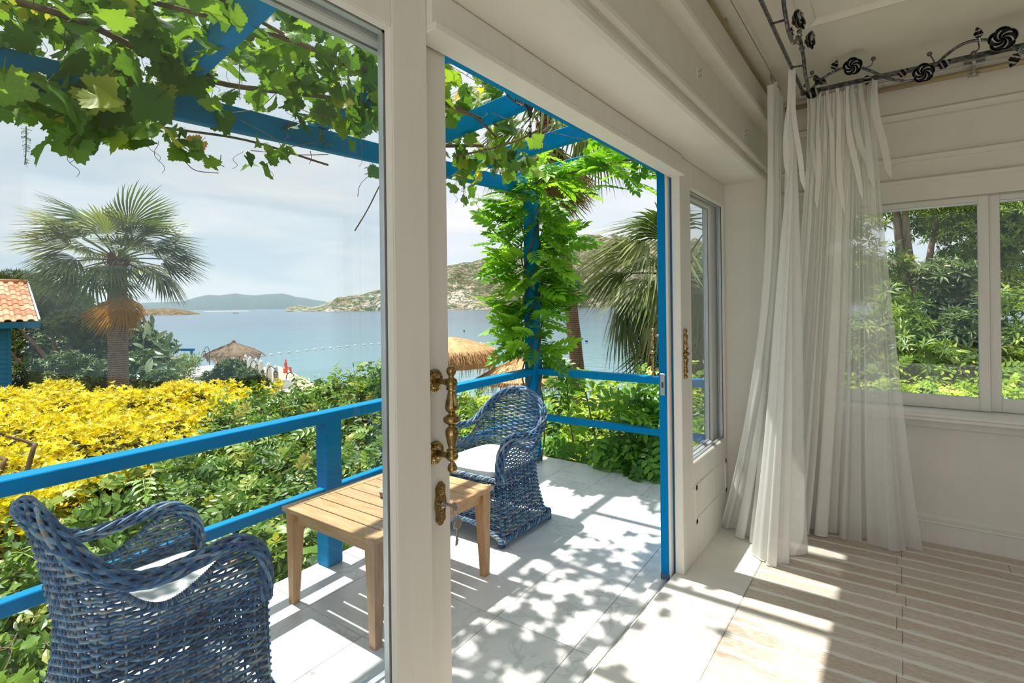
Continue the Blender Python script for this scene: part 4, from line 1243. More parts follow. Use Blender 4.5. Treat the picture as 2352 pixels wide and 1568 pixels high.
# ================================================================== SEA, HILLS, SHORE
ZS = -5.5
def m_sea():
    M = Mat('sea_water')
    v = M.coord('Object')
    n1 = M.noise(v, .55, 5, .6); n2 = M.noise(M.coord('Object', (1, .35, 1), (0, 0, .5)), .07, 4, .6)
    n3 = M.noise(M.coord('Object', (.3, 1, 1), (0, 0, 1.1)), .010, 4, .6)
    # shallow water is paler and greener near the shore
    tc = M.n('ShaderNodeTexCoord'); ln = M.n('ShaderNodeVectorMath', operation='LENGTH'); M.l(tc.outputs['Object'], ln.inputs[0])
    near = M.ramp(M.math('MULTIPLY', ln.outputs['Value'], 1/260.0), [(.12, (.125, .255, .275)), (.45, (.06, .15, .20)), (1.0, (.035, .09, .15))])
    M.col(near).set(Roughness=.16, IOR=1.33)
    h = M.math('ADD', M.math('MULTIPLY', n1, .42), M.math('ADD', M.math('MULTIPLY', n2, .9), M.math('MULTIPLY', n3, 2.0)))
    M.bump(h, .5, 1.0)
    return M.m
m = MB(); m.add([(-40000, -40000, ZS), (40000, -40000, ZS), (40000, 60000, ZS), (-40000, 60000, ZS)], [(0, 1, 2, 3)])
tag(m.build('sea', m_sea()), 'calm pale blue bay reaching to the horizon', kind='structure')

def hills(name, prof, d0, d1, d2, mat, label, nt=26, rough=.10, seed=0, base=None, un=6):
    """land seen over water: prof = (pixel x, pixel y of crest); shore at d0, crest at d1, back at d2"""
    r = np.random.default_rng(seed)
    P = np.array(prof, float)
    us = np.linspace(P[0, 0], P[-1, 0], max(40, int((P[-1, 0] - P[0, 0])/un)))
    cy = np.interp(us, P[:, 0], P[:, 1])
    nu = len(us); t = np.linspace(0, 1, nt)
    # smooth noise on the grid
    def smooth(a, k):
        for _ in range(k):
            a = (a + np.roll(a, 1, 0) + np.roll(a, -1, 0) + np.roll(a, 1, 1) + np.roll(a, -1, 1))/5
        return a
    N = smooth(r.normal(size=(nt, nu)), 3)*.9 + smooth(r.normal(size=(nt, nu)), 14)*3.5
    V = np.zeros((nt, nu, 3))
    for i, q in enumerate(t):
        dd = d0 + (d1 - d0)*(q/.7) if q <= .7 else d1 + (d2 - d1)*(q - .7)/.3
        if i == 0: dd = d0
        D = dd*(1 + (.012*np.sin(us*.021*6/un + seed) + .006*np.sin(us*.09))*max(0, 1 - q/.7))
        for k in range(nu):
            V[i, k] = EYE + D[k]*(_fw + (us[k] - 1176)/FPX*_r0)
        crest = np.array([at(us[k], cy[k], d1)[2] for k in range(nu)]) - ZS
        w = np.sin(min(1, q/.7)*np.pi/2)**.85 if q <= .7 else 1 - .6*((q - .7)/.3)
        hh = crest*w + N[i]*crest*rough*(np.sin(np.pi*min(1, q/.7)) if q < .7 else .0)
        V[i, :, 2] = ZS + np.maximum(hh, .5*q) if i > 0 else ZS - 1.0
    m = MB(); i, j = np.meshgrid(np.arange(nt-1), np.arange(nu-1), indexing='ij'); k = (i*nu + j).ravel()
    m.add(V.reshape(-1, 3), np.stack([k, k+1, k+nu+1, k+nu], 1))
    o = m.build(name, mat, smooth=False)
    return tag(o, label, kind='structure')
def m_scrub(name, sc, rock, green, brown, k=1.0, thr=.5):
    M = Mat(name); v = M.coord('Object')
    n1 = M.noise(v, sc, 8, .68); n2 = M.noise(v, sc*.22, 4, .6); n3 = M.noise(v, sc*3.2, 4, .7)
    c = M.mix(M.ramp(n2, [(.38, 0.0), (.62, 1.0)]), rock, brown)
    f = M.math('ADD', M.math('MULTIPLY', n1, .6), M.math('MULTIPLY', n3, .4))
    c = M.mix(M.ramp(f, [(thr - .035, 0.0), (thr + .03, 1.0)]), c, green)
    M.col(c).set(Roughness=.95); M.b.inputs['Specular IOR Level'].default_value = 0.05
    M.bump(n1, .6, 6.0)
    return M.m
SCRUB = m_scrub('rocky_scrub', .045, sl((158, 148, 138)), sl((72, 82, 58)), sl((128, 110, 92)), thr=.47)
SCRUB2 = m_scrub('rocky_island', .07, sl((190, 178, 168)), sl((80, 94, 72)), sl((140, 128, 104)), thr=.49)
FARM = m_plain('far_mountain', (.05, .07, .06), .95)
hills('hill', [(960, 640), (1035, 613), (1090, 603), (1140, 590), (1200, 576), (1260, 566), (1310, 560), (1345, 550), (1380, 545), (1430, 552), (1500, 560), (1560, 556), (1640, 566), (1750, 575), (1900, 590), (2100, 600), (2352, 620), (2500, 640)], 1500, 2100, 2600, SCRUB, 'rocky scrub covered hillside across the bay', 34, .10, 3)
hills('hill', [(1000, 690), (1035, 672), (1060, 664), (1085, 668), (1100, 682), (1118, 696), (1135, 704)], 1250, 1400, 1500, SCRUB2, 'low rocky headland under the hillside', 20, .16, 8, un=3)
hills('island', [(655, 711), (690, 708), (716, 706), (735, 702), (745, 699), (757, 693), (770, 688), (800, 680), (825, 677), (850, 675), (872, 673), (892, 676), (930, 680), (980, 690)], 1180, 1330, 1500, SCRUB2, 'rocky island with scattered bushes near the far shore', 24, .16, 5, un=3)
hills('island', [(800, 690), (835, 676), (860, 667), (880, 664), (905, 662), (960, 655), (1010, 665)], 1800, 2000, 2300, SCRUB, 'wooded ridge rising behind the rocky island', 20, .12, 6, un=4)
hills('island', [(654, 710), (668, 703), (690, 701), (712, 704), (728, 709)], 2300, 2400, 2500, SCRUB2, 'small bushy islet in the distance', 14, .12, 7, un=2)
hills('island', [(470, 716), (500, 715.4), (540, 714.2), (560, 715), (572, 716)], 2000, 2100, 2250, m_scrub('sandy_islet', .05, sl((200, 190, 170)), sl((110, 116, 90)), sl((190, 176, 150)), thr=.56), 'flat sandy islet in the open bay', 10, .25, 9, un=1.5)
hills('island', [(230, 712), (300, 711), (350, 709.5), (390, 708), (420, 711), (440, 715), (459, 719.5)], 760, 840, 900, m_scrub('brown_cape', .12, sl((150, 122, 98)), sl((84, 86, 52)), sl((140, 104, 78))), 'low brown cape behind the palm tree', 14, .2, 10, un=2)
hills('mountain', [(250, 700), (330, 695), (420, 692), (447, 684), (462, 680), (480, 677), (505, 678), (540, 674), (560, 677), (590, 678), (615, 675.5), (632, 675), (650, 674), (665, 677), (680, 682), (700, 684), (725, 689), (745, 692), (770, 699), (800, 706)], 15000, 17500, 21000, FARM, 'pale blue mountain range on the horizon', 16, .05, 12, un=4)
# haze over the open water in front of the far mountains
M = Mat('sea_haze'); M.t.nodes.remove(M.b)
vs = M.n('ShaderNodeVolumeScatter'); vs.inputs['Density'].default_value = .000030; vs.inputs['Color'].default_value = (.42, .74, 1.0, 1); vs.inputs['Anisotropy'].default_value = .2
M.l(vs.outputs[0], M.o.inputs['Volume'])
m = MB(); a = [EYE + d*(_fw + u_*_r0) for d, u_ in ((2700, -1.2), (2700, 1.6), (24000, 1.6), (24000, -1.2))]
m.prism([(p[0], p[1]) for p in a], (0, 0, ZS - 20), (0, 0, 900), (1, 0, 0), (0, 1, 0))
hz = m.build('haze', M.m); tag(hz, 'thin blue sea haze in front of the far mountains', 'haze', kind='stuff')

# sloping garden ground between the terrace and the water
def m_soil():
    M = Mat('garden_soil'); v = M.coord('Object')
    n = M.noise(v, 1.2, 6, .65)
    M.col(M.ramp(n, [(.3, sl((48, 44, 26))), (.55, sl((86, 78, 50))), (.8, sl((74, 86, 40)))])).set(Roughness=1.0)
    M.bump(n, .5, .1); return M.m
gx = np.linspace(-75, 30, 106); gy = np.linspace(-30, 60, 91)
X, Y = np.meshgrid(gx, gy, indexing='ij')
dist = np.maximum(0, np.maximum(-2.9 - X, Y - 4.6)); dist = np.where((X > -2.9) & (Y < 4.6), 0, np.hypot(np.maximum(0, -2.9 - X), np.maximum(0, Y - 4.6)))
# the shore runs roughly across the view; land is on this side
sd = (X*_fw[0] + Y*_fw[1]); lat = X*_r0[0] + Y*_r0[1]
shore = np.where(lat < -4, 62 + (lat + 4)*-.9, 34.0 - lat*.1)
shore = np.where(lat > 4, 30, shore)
Z = -.75 - 1.9*np.clip(dist/9, 0, 1) - 2.2*np.clip((dist - 12)/26, 0, 1)
Z = Z - np.clip((sd - shore)/5, 0, 1)*4.0
Z = np.minimum(Z, 1.25 - .165*np.maximum(sd, 0))
Z = Z + .08*np.sin(X*.7 + 1)*np.cos(Y*.6)
m = MB(); nx, ny = X.shape; i, j = np.meshgrid(np.arange(nx-1), np.arange(ny-1), indexing='ij'); k = (i*ny + j).ravel()
m.add(np.stack([X, Y, Z], -1).reshape(-1, 3), np.stack([k, k+ny, k+ny+1, k+1], 1))
tag(m.build('ground', m_soil(), smooth=True), 'sloping garden soil below the terrace', kind='structure')
def ground_z(x, y):
    d = math.hypot(max(0, -2.9 - x), max(0, y - 4.6)); s_ = x*_fw[0] + y*_fw[1]; la = x*_r0[0] + y*_r0[1]
    sh = 62 + (la + 4)*-.9 if la < -4 else (30 if la > 4 else 34 - la*.1)
    return min(1.25 - .165*max(s_, 0), -.75 - 1.9*min(1, d/9) - 2.2*min(1, max(0, (d - 12)/26)) - min(1, max(0, (s_ - sh)/5))*4)
# ================================================================== CLIMBERS AND HEDGES
def tm(V, F):
    V = np.array(V, float); d = {}
    for f in F: d.setdefault(len(f), []).append(f)
    return V, [np.array(f) for f in d.values()]
# plain folded leaf, length 1 along +Y
LEAF = tm([(0, 0, 0), (-.22, .38, .07), (-.17, .72, .04), (0, 1, -.06), (.17, .72, .04), (.22, .38, .07), (0, .5, 0)], [(0, 6, 1), (1, 6, 2), (2, 6, 3), (3, 6, 4), (4, 6, 5), (5, 6, 0)])
SLIM = tm([(0, 0, 0), (-.12, .45, .03), (0, 1, -.10), (.12, .45, .03), (0, .5, -.01)], [(0, 4, 1), (1, 4, 2), (2, 4, 3), (3, 4, 0)])
DIAM = tm([(0, 0, 0), (-.26, .45, .06), (0, 1, -.05), (.26, .45, .06)], [(0, 3, 2, 1)])
def whorl(n, tilt, base=LEAF, jitter=0):
    V = []; F = []; b, bf = base
    for k in range(n):
        a = 2*np.pi*k/n + (k % 2)*.25
        t = tilt + .18*((k % 3) - 1)
        c, s_ = math.cos(t), math.sin(t)
        P = b.copy()*(1 - .12*(k % 2))
        Y_ = P[:, 1]*c - P[:, 2]*s_; Z_ = P[:, 1]*s_ + P[:, 2]*c
        x = P[:, 0]*math.cos(a) - Y_*math.sin(a); y = P[:, 0]*math.sin(a) + Y_*math.cos(a)
        o = len(V)*0 + k*len(b)
        V.append(np.c_[x, y, Z_]); F += [tuple(i + o for i in f) for ff in bf for f in ff.tolist()]
    return tm(np.concatenate(V), F)
WH5 = whorl(5, .55, DIAM); WH6 = whorl(6, .5); WH7 = whorl(8, .25, SLIM)
def pinnate(n=5, w=.36, droop=.35):
    """compound leaf: leaflets in pairs and one at the tip; rachis along +Y"""
    V = []; F = []; b, bf = LEAF; o = 0
    def put_(p, ang, s_, zt):
        nonlocal o
        P = b*s_*np.array((1.15, 1, 1))
        x = P[:, 0]*math.cos(ang) - P[:, 1]*math.sin(ang); y = P[:, 0]*math.sin(ang) + P[:, 1]*math.cos(ang)
        z = P[:, 2] - zt*np.hypot(x, y)*.5
        V.append(np.c_[x + p[0], y + p[1], z + p[2]]); F.extend([tuple(i + o for i in f) for ff in bf for f in ff.tolist()]); o += len(b)
    for k in range(n):
        q = .18 + .70*k/(n - 1); z = -droop*q*q
        for sg in (-1, 1): put_((sg*.01, q, z), sg*-1.0*(1.15 - .35*q), w*(.8 + .3*math.sin(math.pi*q)), .3)
    put_((0, .92, -droop*.85), 0, w*1.1, .5)
    q = np.linspace(0, .95, 5)
    for a_, b_ in zip(q[:-1], q[1:]):
        V.append(np.array([(-.012, a_, -droop*a_*a_), (.012, a_, -droop*a_*a_), (.012, b_, -droop*b_*b_), (-.012, b_, -droop*b_*b_)])); F.append((o, o+1, o+2, o+3)); o += 4
    return tm(np.concatenate(V), F)
PINN = pinnate(5, .40, .25); PINN4 = pinnate(4, .42, .5)
def grape_outline(n=40, seed=0):
    r = np.random.default_rng(seed); a = np.linspace(-np.pi, np.pi, n, endpoint=False)
    # five lobes: tip at a = 0 (along +Y), sinus at the stalk
    rad = .66 + .125*np.cos(5*a)*np.exp(-(a/2.4)**2) + .10*np.cos(a)
    rad += np.where(np.arange(n) % 2 == 0, .055, -.045)*(1 + .3*r.normal(size=n))
    rad = np.where(abs(abs(a) - np.pi) < .22, .22, rad)
    return np.c_[rad*np.sin(a), rad*np.cos(a)]
def grape_leaf(seed):
    r = np.random.default_rng(seed)
    O = grape_outline(40, seed)
    mid = O*.55
    def zz(P, curl): return curl*(.22*(P[:, 0]**2) - .16*P[:, 1]**2) + .06*np.sin(5*P[:, 0] + seed) + .05*np.cos(4*P[:, 1] + seed)
    cu = r.uniform(-1.3, .6)
    V = np.r_[[(0, 0, 0)], np.c_[mid, zz(mid, cu)], np.c_[O, zz(O, cu) - .04]]
    n = len(O); F = []
    for k in range(n):
        j = (k+1) % n
        F += [(0, 1+j, 1+k), (1+k, 1+j, 1+n+j, 1+n+k)]
    V = V - np.array((0, -.22, 0))*0
    return tm(V, F)
GRAPE_T = [grape_leaf(k) for k in range(4)]
LOBED = tm(np.r_[[(0, .1, 0)], np.c_[grape_outline(18, 9)*.9, .06*np.sin(7*np.arange(18))]], [(0, 1 + (k+1) % 18, 1 + k) for k in range(18)])

VINE = m_leaf('grape_leaf', [(0.0, sl((66, 102, 46))), (.45, sl((104, 146, 60))), (.955, sl((140, 172, 64))), (.985, sl((206, 196, 76))), (1.0, sl((214, 150, 90)))], 'obj', .45, .5, .3, scale=18)
VINEA = m_leaf('grape_leaf_mass', [(0.0, sl((66, 102, 46))), (.5, sl((104, 146, 60))), (.95, sl((132, 164, 58))), (1.0, sl((190, 184, 70)))], 'attr', .45, .5, .3)
WIST = m_leaf('wisteria_leaf', [(0.0, sl((70, 122, 30))), (.5, sl((112, 170, 42))), (1.0, sl((160, 206, 64)))], 'obj', .40, .4, .4)
CREEP = m_leaf('creeper_leaf', [(0.0, sl((52, 100, 30))), (.5, sl((90, 146, 42))), (1.0, sl((128, 176, 56)))], 'obj', .35, .35, .5)
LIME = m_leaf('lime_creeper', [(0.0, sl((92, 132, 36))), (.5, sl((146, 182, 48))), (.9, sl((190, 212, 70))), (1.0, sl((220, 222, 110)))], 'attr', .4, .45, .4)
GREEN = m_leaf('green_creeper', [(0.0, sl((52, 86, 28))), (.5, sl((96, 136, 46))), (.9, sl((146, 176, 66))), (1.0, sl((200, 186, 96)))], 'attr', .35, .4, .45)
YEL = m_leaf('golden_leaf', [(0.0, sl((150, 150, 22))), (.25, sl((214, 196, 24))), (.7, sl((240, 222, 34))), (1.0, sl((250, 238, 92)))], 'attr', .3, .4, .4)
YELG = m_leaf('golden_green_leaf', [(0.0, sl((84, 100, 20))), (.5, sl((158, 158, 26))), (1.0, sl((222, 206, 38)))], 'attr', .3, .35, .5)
BARK = m_wood('vine_bark', sl((128, 104, 80)), sl((78, 62, 46)), (6, 6, 1.2), .9)
TWIG = m_plain('red_twig', sl((128, 92, 62)), .8)
CORE = m_plain('painted_hedge_shade', sl((50, 50, 24)), 1.0)  # dark sheet closing the hedges; their inner shade is put into its colour

# ------------------------------------------------------------------ grapevine on the pergola
gv = thing('grapevine', (-2.4, 1.3, 2.5), 'grapevine trained over the blue pergola with hanging leaves', 'vine')
gmesh = []
for k, t in enumerate(GRAPE_T):
    m = MB(); m.add(t[0], [tuple(f) for ff in t[1] for f in ff.tolist()])
    m.tube([(0, 0, 0), (0, -.35, .04), (0.04, -.75, .02)], .016, 4)
    gmesh.append(m.mesh('grape_leaf', VINE, smooth=True))
def canes(pts, r):
    m = MB(); m.tube(catmull(pts, 8), r, 7); return m.build('cane', BARK, gv, smooth=True)
canes([(-2.55, -.9, 2.45), (-2.6, 0.0, 2.52), (-2.5, .6, 2.60), (-2.62, 1.2, 2.58), (-2.5, 1.9, 2.66), (-2.6, 2.5, 2.60), (-2.5, 3.1, 2.70)], .013)
canes([(-2.2, -.6, 2.62), (-2.3, .4, 2.62), (-2.2, 1.3, 2.70), (-2.1, 2.2, 2.66), (-2.2, 3.0, 2.74)], .010)
canes([(-2.68, .3, 2.36), (-2.72, .9, 2.33), (-2.68, 1.4, 2.36), (-2.70, 1.9, 2.34)], .006)
canes([(-2.1, .8, 2.72), (-2.2, 1.6, 2.70), (-2.1, 2.4, 2.68), (-2.2, 2.9, 2.64)], .008)
canes([at(1040, 360, 3.2), at(1110, 345, 3.2), at(1180, 325, 3.1), at(1235, 300, 3.0)], .006)
canes([at(884, 405, 3.0), at(870, 430, 3.0), at(845, 480, 3.0), at(815, 530, 3.0)], .0035)
# leaf sites: (pixel x, pixel y, metres away, count, spread in metres, size)
sites = [(60, 60, 2.05, 26, .22, .085), (190, 60, 2.1, 30, .22, .085), (320, 50, 2.2, 28, .22, .085), (440, 70, 2.3, 24, .2, .08), (540, 90, 2.4, 18, .2, .075),
         (120, 190, 2.0, 26, .17, .095), (230, 240, 2.05, 26, .15, .10), (200, 310, 2.05, 6, .06, .11), (60, 225, 2.05, 14, .13, .08), (270, 300, 2.1, 6, .08, .06),
         (330, 150, 2.2, 14, .15, .08), (430, 170, 2.35, 10, .12, .07), (345, 300, 2.3, 6, .06, .05), (430, 335, 2.35, 8, .08, .05), (490, 350, 2.4, 5, .06, .05), (600, 360, 2.5, 8, .08, .05), (640, 340, 2.55, 4, .06, .05),
         (620, 90, 2.6, 16, .2, .08), (700, 120, 2.7, 16, .2, .08), (770, 130, 2.8, 18, .2, .08), (840, 150, 2.9, 20, .2, .08), (720, 230, 2.7, 12, .14, .075), (800, 220, 2.8, 22, .18, .08), (850, 290, 2.85, 18, .15, .075), (860, 230, 2.9, 14, .15, .08), (870, 400, 2.95, 4, .06, .05),
         (1060, 180, 3.1, 16, .18, .085), (1120, 190, 3.0, 10, .1, .085), (1060, 290, 3.2, 26, .16, .085), (1130, 250, 3.1, 13, .14, .08), (1190, 310, 3.0, 16, .14, .075), (1240, 290, 2.9, 10, .1, .08), (1070, 380, 3.2, 20, .12, .08), (1150, 350, 3.1, 16, .12, .075), (1200, 370, 3.0, 9, .10, .07), (1050, 430, 3.3, 4, .08, .06)]
random.Random(3).shuffle(sites)
nl = 0; extra = MB()
for px, py, dd, n, sp, sz in sites:
    for k in range(n):
        p = at(px, py, dd) + rng.normal(size=3)*sp*np.array((1, 1, .45))
        if px > 1000: p = EYE + (p - EYE)*1.18; sz = sz*1.003
        if p[0] > -1.62 or p[2] < 1.95 or (p[0] > -2.0 and p[1] > .9 and rng.random() < .8): continue
        d = unit(np.array((rng.normal()*.8, rng.normal()*.8, -.7 - .4*rng.random())))           # tips hang down
        nrm = unit(np.array((rng.normal()*.5 + .25, rng.normal()*.5 - .2, .75)))
        zv = unit(nrm - d*np.dot(nrm, d)); xv = np.cross(d, zv)
        s_ = sz*rng.uniform(.75, 1.3)
        if nl < 298:
            o = place_copy(gmesh[nl % 4], 'grape_leaf', gv)
            Mx = Matrix(((xv[0]*s_, d[0]*s_, zv[0]*s_, p[0]), (xv[1]*s_, d[1]*s_, zv[1]*s_, p[1]), (xv[2]*s_, d[2]*s_, zv[2]*s_, p[2]), (0, 0, 0, 1)))
            o.matrix_parent_inverse = Matrix.Translation(gv.location).inverted(); o.matrix_basis = Mx
            nl += 1
        else:
            extra.leaves(p[None], xv[None], d[None], zv[None], s_, GRAPE_T[int(rng.integers(4))])
# leaves farther up on the pergola roof: they shade the paving
for k in range(430):
    y = rng.uniform(-1.0, 3.1); x = rng.uniform(-2.75, -1.95 if y > .9 else -1.65)
    dens = .9 if y < 1.4 else (.55 if y < 2.5 else .12)
    if rng.random() > dens: continue
    z = bz(y) + .24 + (x + 2.65)*.17 + rng.normal()*.07
    X_, Y_, Z_ = frames(1, (0, 0, 1), .5)
    extra.leaves(np.array([[x, y, z]]), X_, Y_, Z_, rng.uniform(.06, .105), GRAPE_T[int(rng.integers(4))])
extra.build('leaf_mass', VINEA, gv, smooth=True, attr=True, kind='stuff')
# tendrils and hanging flower sprays
tend = MB()
for k in range(70):
    px, py, dd, n, sp, sz = sites[int(rng.integers(len(sites)))]
    p = at(px, py, dd) + rng.normal(size=3)*sp*np.array((1, 1, .4)); q = np.linspace(0, 1, 12)
    if p[0] > -1.3: continue
    L = rng.uniform(.06, .18); a = rng.uniform(0, 6.28)
    c = np.c_[p[0] + L*.4*q*np.cos(a) + .012*np.sin(9*q), p[1] + L*.4*q*np.sin(a) + .012*np.cos(8*q) - .012, p[2] - L*q]
    tend.tube(c, .0011, 4)
for k in range(46):
    px, py, dd, n, sp, sz = sites[int(rng.integers(len(sites)))]
    p = at(px, py, dd) + rng.normal(size=3)*sp*np.array((1, 1, .3)); p2 = p + rng.normal(size=3)*np.array((.25, .25, .06))
    if min(p[0], 9) > -1.3 or p2[0] > -1.3: continue
    tend.tube(catmull([p, (p + p2)/2 + rng.normal(size=3)*.03, p2], 5), .0018, 4)
tend.build('tendrils', TWIG, gv, kind='stuff')
SPRAY = m_plain('grape_flower', sl((132, 146, 84)), .8)
for px, py, dd, L in ((60, 290, 2.05, .15), (550, 140, 2.4, .17), (640, 130, 2.6, .12), (150, 20, 2.1, .14), (455, 60, 2.3, .16), (830, 190, 2.8, .13), (1120, 300, 3.1, .13), (1065, 430, 3.2, .12), (300, 40, 2.2, .15), (760, 250, 2.75, .12)):
    p = at(px, py, dd); m = MB()
    m.tube([p, p - np.array((0.004, 0, L*.6)), p - np.array((-.004, .006, L))], .0018, 4)
    for k in range(70):
        q = rng.random(); a = rng.random()*6.28; r_ = .016*(1 - q*.7)
        e_ = p + np.array((r_*math.cos(a), r_*math.sin(a), -L*q - .004))
        m.tube([p - np.array((0, 0, L*q)), e_], .0006, 3, caps=False); m.lathe([(0, -.0016), (.0018, 0), (0, .0016)], 4, e_)
    m.build('flower_spray', SPRAY, gv)

# ------------------------------------------------------------------ wisteria wrapping the corner post
ws = thing('wisteria', (-2.88, 4.3, 0), 'bright green wisteria climbing the blue corner post', 'vine')
wm_ = MB().add(PINN[0], [tuple(f) for ff in PINN[1] for f in ff.tolist()]).mesh('compound_leaf', WIST)
def put_leaf(me, parent, p, d, nrm, s_, name):
    d = unit(d); zv = unit(np.asarray(nrm) - d*np.dot(nrm, d)); xv = np.cross(d, zv)
    o = place_copy(me, name, parent)
    o.matrix_parent_inverse = Matrix.Translation(parent.location).inverted()
    o.matrix_basis = Matrix(((xv[0]*s_, d[0]*s_, zv[0]*s_, p[0]), (xv[1]*s_, d[1]*s_, zv[1]*s_, p[1]), (xv[2]*s_, d[2]*s_, zv[2]*s_, p[2]), (0, 0, 0, 1)))
    return o
pc = np.array((rx(4.3), 4.3))
for k in range(290):
    z = rng.uniform(1.0, 2.62)
    # outline of the column: wide in the middle, pinched near the rail
    R = np.interp(z, [.9, 1.05, 1.25, 1.5, 1.7, 1.95, 2.2, 2.45], [.12, .24, .26, .24, .36, .40, .38, .30])
    a = rng.uniform(0, 2*np.pi); r_ = R*rng.uniform(.15, .85)
    if 1.05 < z < 1.32 and math.cos(a) > .1 and rng.random() < .75: continue
    p = np.array((pc[0] + r_*math.cos(a), pc[1] + r_*math.sin(a), z))
    d = np.array((math.cos(a), math.sin(a), rng.uniform(-.55, .75)))
    put_leaf(wm_, ws, p, d, np.array((.45*rng.normal(), -.3 + .45*rng.normal(), 1)), rng.uniform(.19, .30), 'compound_leaf')
# spray along the top towards the house
for k in range(80):
    t = rng.random(); c = np.array(at(1200, 430, 5.0))*(1 - t) + np.array(at(1480, 365, 4.05))*t
    p = c + rng.normal(size=3)*np.array((.12, .12, .10)) + np.array((0, 0, .06*math.sin(t*3.1)))
    d = np.array((rng.normal()*.7 + .5, rng.normal()*.6, rng.uniform(-.5, .5)))
    put_leaf(wm_, ws, p, d, np.array((.3*rng.normal(), .3*rng.normal(), 1)), rng.uniform(.16, .25), 'compound_leaf')
m = MB()
for k in range(4):
    t = np.linspace(0, 1, 40); a = 2*np.pi*(t*2.2 + k*.27)
    m.tube(np.c_[pc[0] + (.075 + .01*k)*np.cos(a), pc[1] + (.075 + .01*k)*np.sin(a), -.1 + 2.6*t], .010 - .001*k, 6)
m.tube(catmull([at(1200, 430, 5.0), at(1300, 400, 4.6), at(1400, 375, 4.3), at(1490, 362, 4.05)], 8), .010, 6)
m.build('twining_stem', BARK, ws, smooth=True)

# ------------------------------------------------------------------ trumpet creeper over the end rail
tc_ = thing('trumpet_creeper', (-1.7, 4.55, -.3), 'dark green creeper spilling over the end rail onto the paving', 'vine')
cm_ = MB().add(PINN4[0], [tuple(f) for ff in PINN4[1] for f in ff.tolist()]).mesh('compound_leaf', CREEP)
for k in range(215):
    # most of it stands behind the rail near the open door, trailing forward at its foot
    px = rng.choice([rng.normal(1460, 42), rng.normal(1285, 20), rng.normal(1505, 30), rng.normal(1400, 60)], p=[.48, .14, .24, .14])
    py = rng.uniform(900, 1105) if px > 1425 else (rng.uniform(985, 1075) if px > 1330 else rng.uniform(830, 1030))
    if px < 1262 or px > 1640: continue
    fr = (py - 840)/260
    yy = 4.75 - .45*max(0, fr - .35)*(1 if px > 1360 else .3) + rng.normal()*.08
    p = on(px, py, y=yy)
    if p[2] < .10: p[2] = .10 + .05*rng.random()
    d = np.array((rng.normal()*.7, -.5 + rng.normal()*.5, -.9 + rng.normal()*.4 if py > 980 else .2 + rng.normal()*.6))
    put_leaf(cm_, tc_, p, d, np.array((.3*rng.normal(), -.5 + .3*rng.normal(), .8)), rng.uniform(.17, .27), 'compound_leaf')
m = MB()
for px, py in ((1300, 860), (1345, 900), (1420, 890), (1470, 850), (1390, 960), (1500, 930), (1445, 1040)):
    p = on(px, py, y=4.72); b_ = np.array((p[0]*.85 - .2, 4.75, -.5))
    m.tube(catmull([b_, (b_ + p)/2 + rng.normal(size=3)*.06, p], 8), .007, 6)
m.build('stem', BARK, tc_, smooth=True)

# ------------------------------------------------------------------ hedges as leaf masses
fdep = lambda x, y: x*_fw[0] + y*_fw[1]
def bank_z(x, y):
    d = np.hypot(np.maximum(0, -2.95 - x), np.maximum(0, y - 4.62))
    return -.50 + (.74 + .24*np.clip((y - 3.6)/1.4, 0, 1))*np.clip(d/3.2, 0, 1)**.9 + .10*np.sin(1.7*x + .5*y) *np.cos(1.3*y - .4*x)
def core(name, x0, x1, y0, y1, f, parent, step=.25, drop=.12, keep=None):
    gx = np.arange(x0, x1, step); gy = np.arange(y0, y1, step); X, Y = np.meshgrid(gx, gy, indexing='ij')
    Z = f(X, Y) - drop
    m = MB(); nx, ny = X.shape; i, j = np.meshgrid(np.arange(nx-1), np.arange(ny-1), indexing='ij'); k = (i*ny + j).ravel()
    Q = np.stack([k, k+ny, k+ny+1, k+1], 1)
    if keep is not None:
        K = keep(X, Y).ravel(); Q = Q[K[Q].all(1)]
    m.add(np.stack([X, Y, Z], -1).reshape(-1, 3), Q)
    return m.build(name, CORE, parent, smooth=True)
outside = lambda x, y: (x < -2.93) | (y > 4.60)
hg = thing('green_hedge', (-4.5, 3.0, -.6), 'tangled green creepers growing outside the blue railing', 'hedge')
core('dark_core', -9.5, 2.2, -2.5, 10.5, lambda X, Y: bank_z(X, Y), hg, .22, .16, keep=lambda X, Y: ((X < -2.85) | (Y > 4.62)) & (fdep(X, Y) < 7.8))
def scatter(n, x0, x1, y0, y1, ok, f, jit=.10):
    x = rng.uniform(x0, x1, n); y = rng.uniform(y0, y1, n); k = ok(x, y); x, y = x[k], y[k]
    return np.c_[x, y, f(x, y) + np.abs(rng.normal(size=len(x)))*jit - .05]
yel_ok = lambda x, y: (x < -4.55 - .15*np.sin(y*1.3)) & (y < 1.70 - 1.05*(x + 5.2) + .2*np.sin(x*2)) & (y > -3) & (fdep(x, y) < 8.7 + .3*np.sin(y*2.3 + x))
lf = lambda x, y: outside(x, y) & ~yel_ok(x, y) & (fdep(x, y) < 7.7 + .3*np.sin(3*x))
m = MB(); P = scatter(15000, -8.2, -2.95, -1.5, 6.5, lf, bank_z, .10)
P = np.concatenate([P, scatter(9000, -4.6, -2.95, -1.0, 4.6, lf, bank_z, .09)])
X_, Y_, Z_ = frames(len(P), (.35, -.2, 1), .55); m.leaves(P, X_, Y_, Z_, rng.uniform(.045, .095, len(P)), LEAF)
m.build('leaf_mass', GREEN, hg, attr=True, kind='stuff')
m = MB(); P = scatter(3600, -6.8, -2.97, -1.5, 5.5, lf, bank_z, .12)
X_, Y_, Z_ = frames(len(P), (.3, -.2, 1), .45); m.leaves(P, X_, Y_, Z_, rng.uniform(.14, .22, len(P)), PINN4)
m.build('compound_leaf_mass', GREEN, hg, attr=True, kind='stuff')
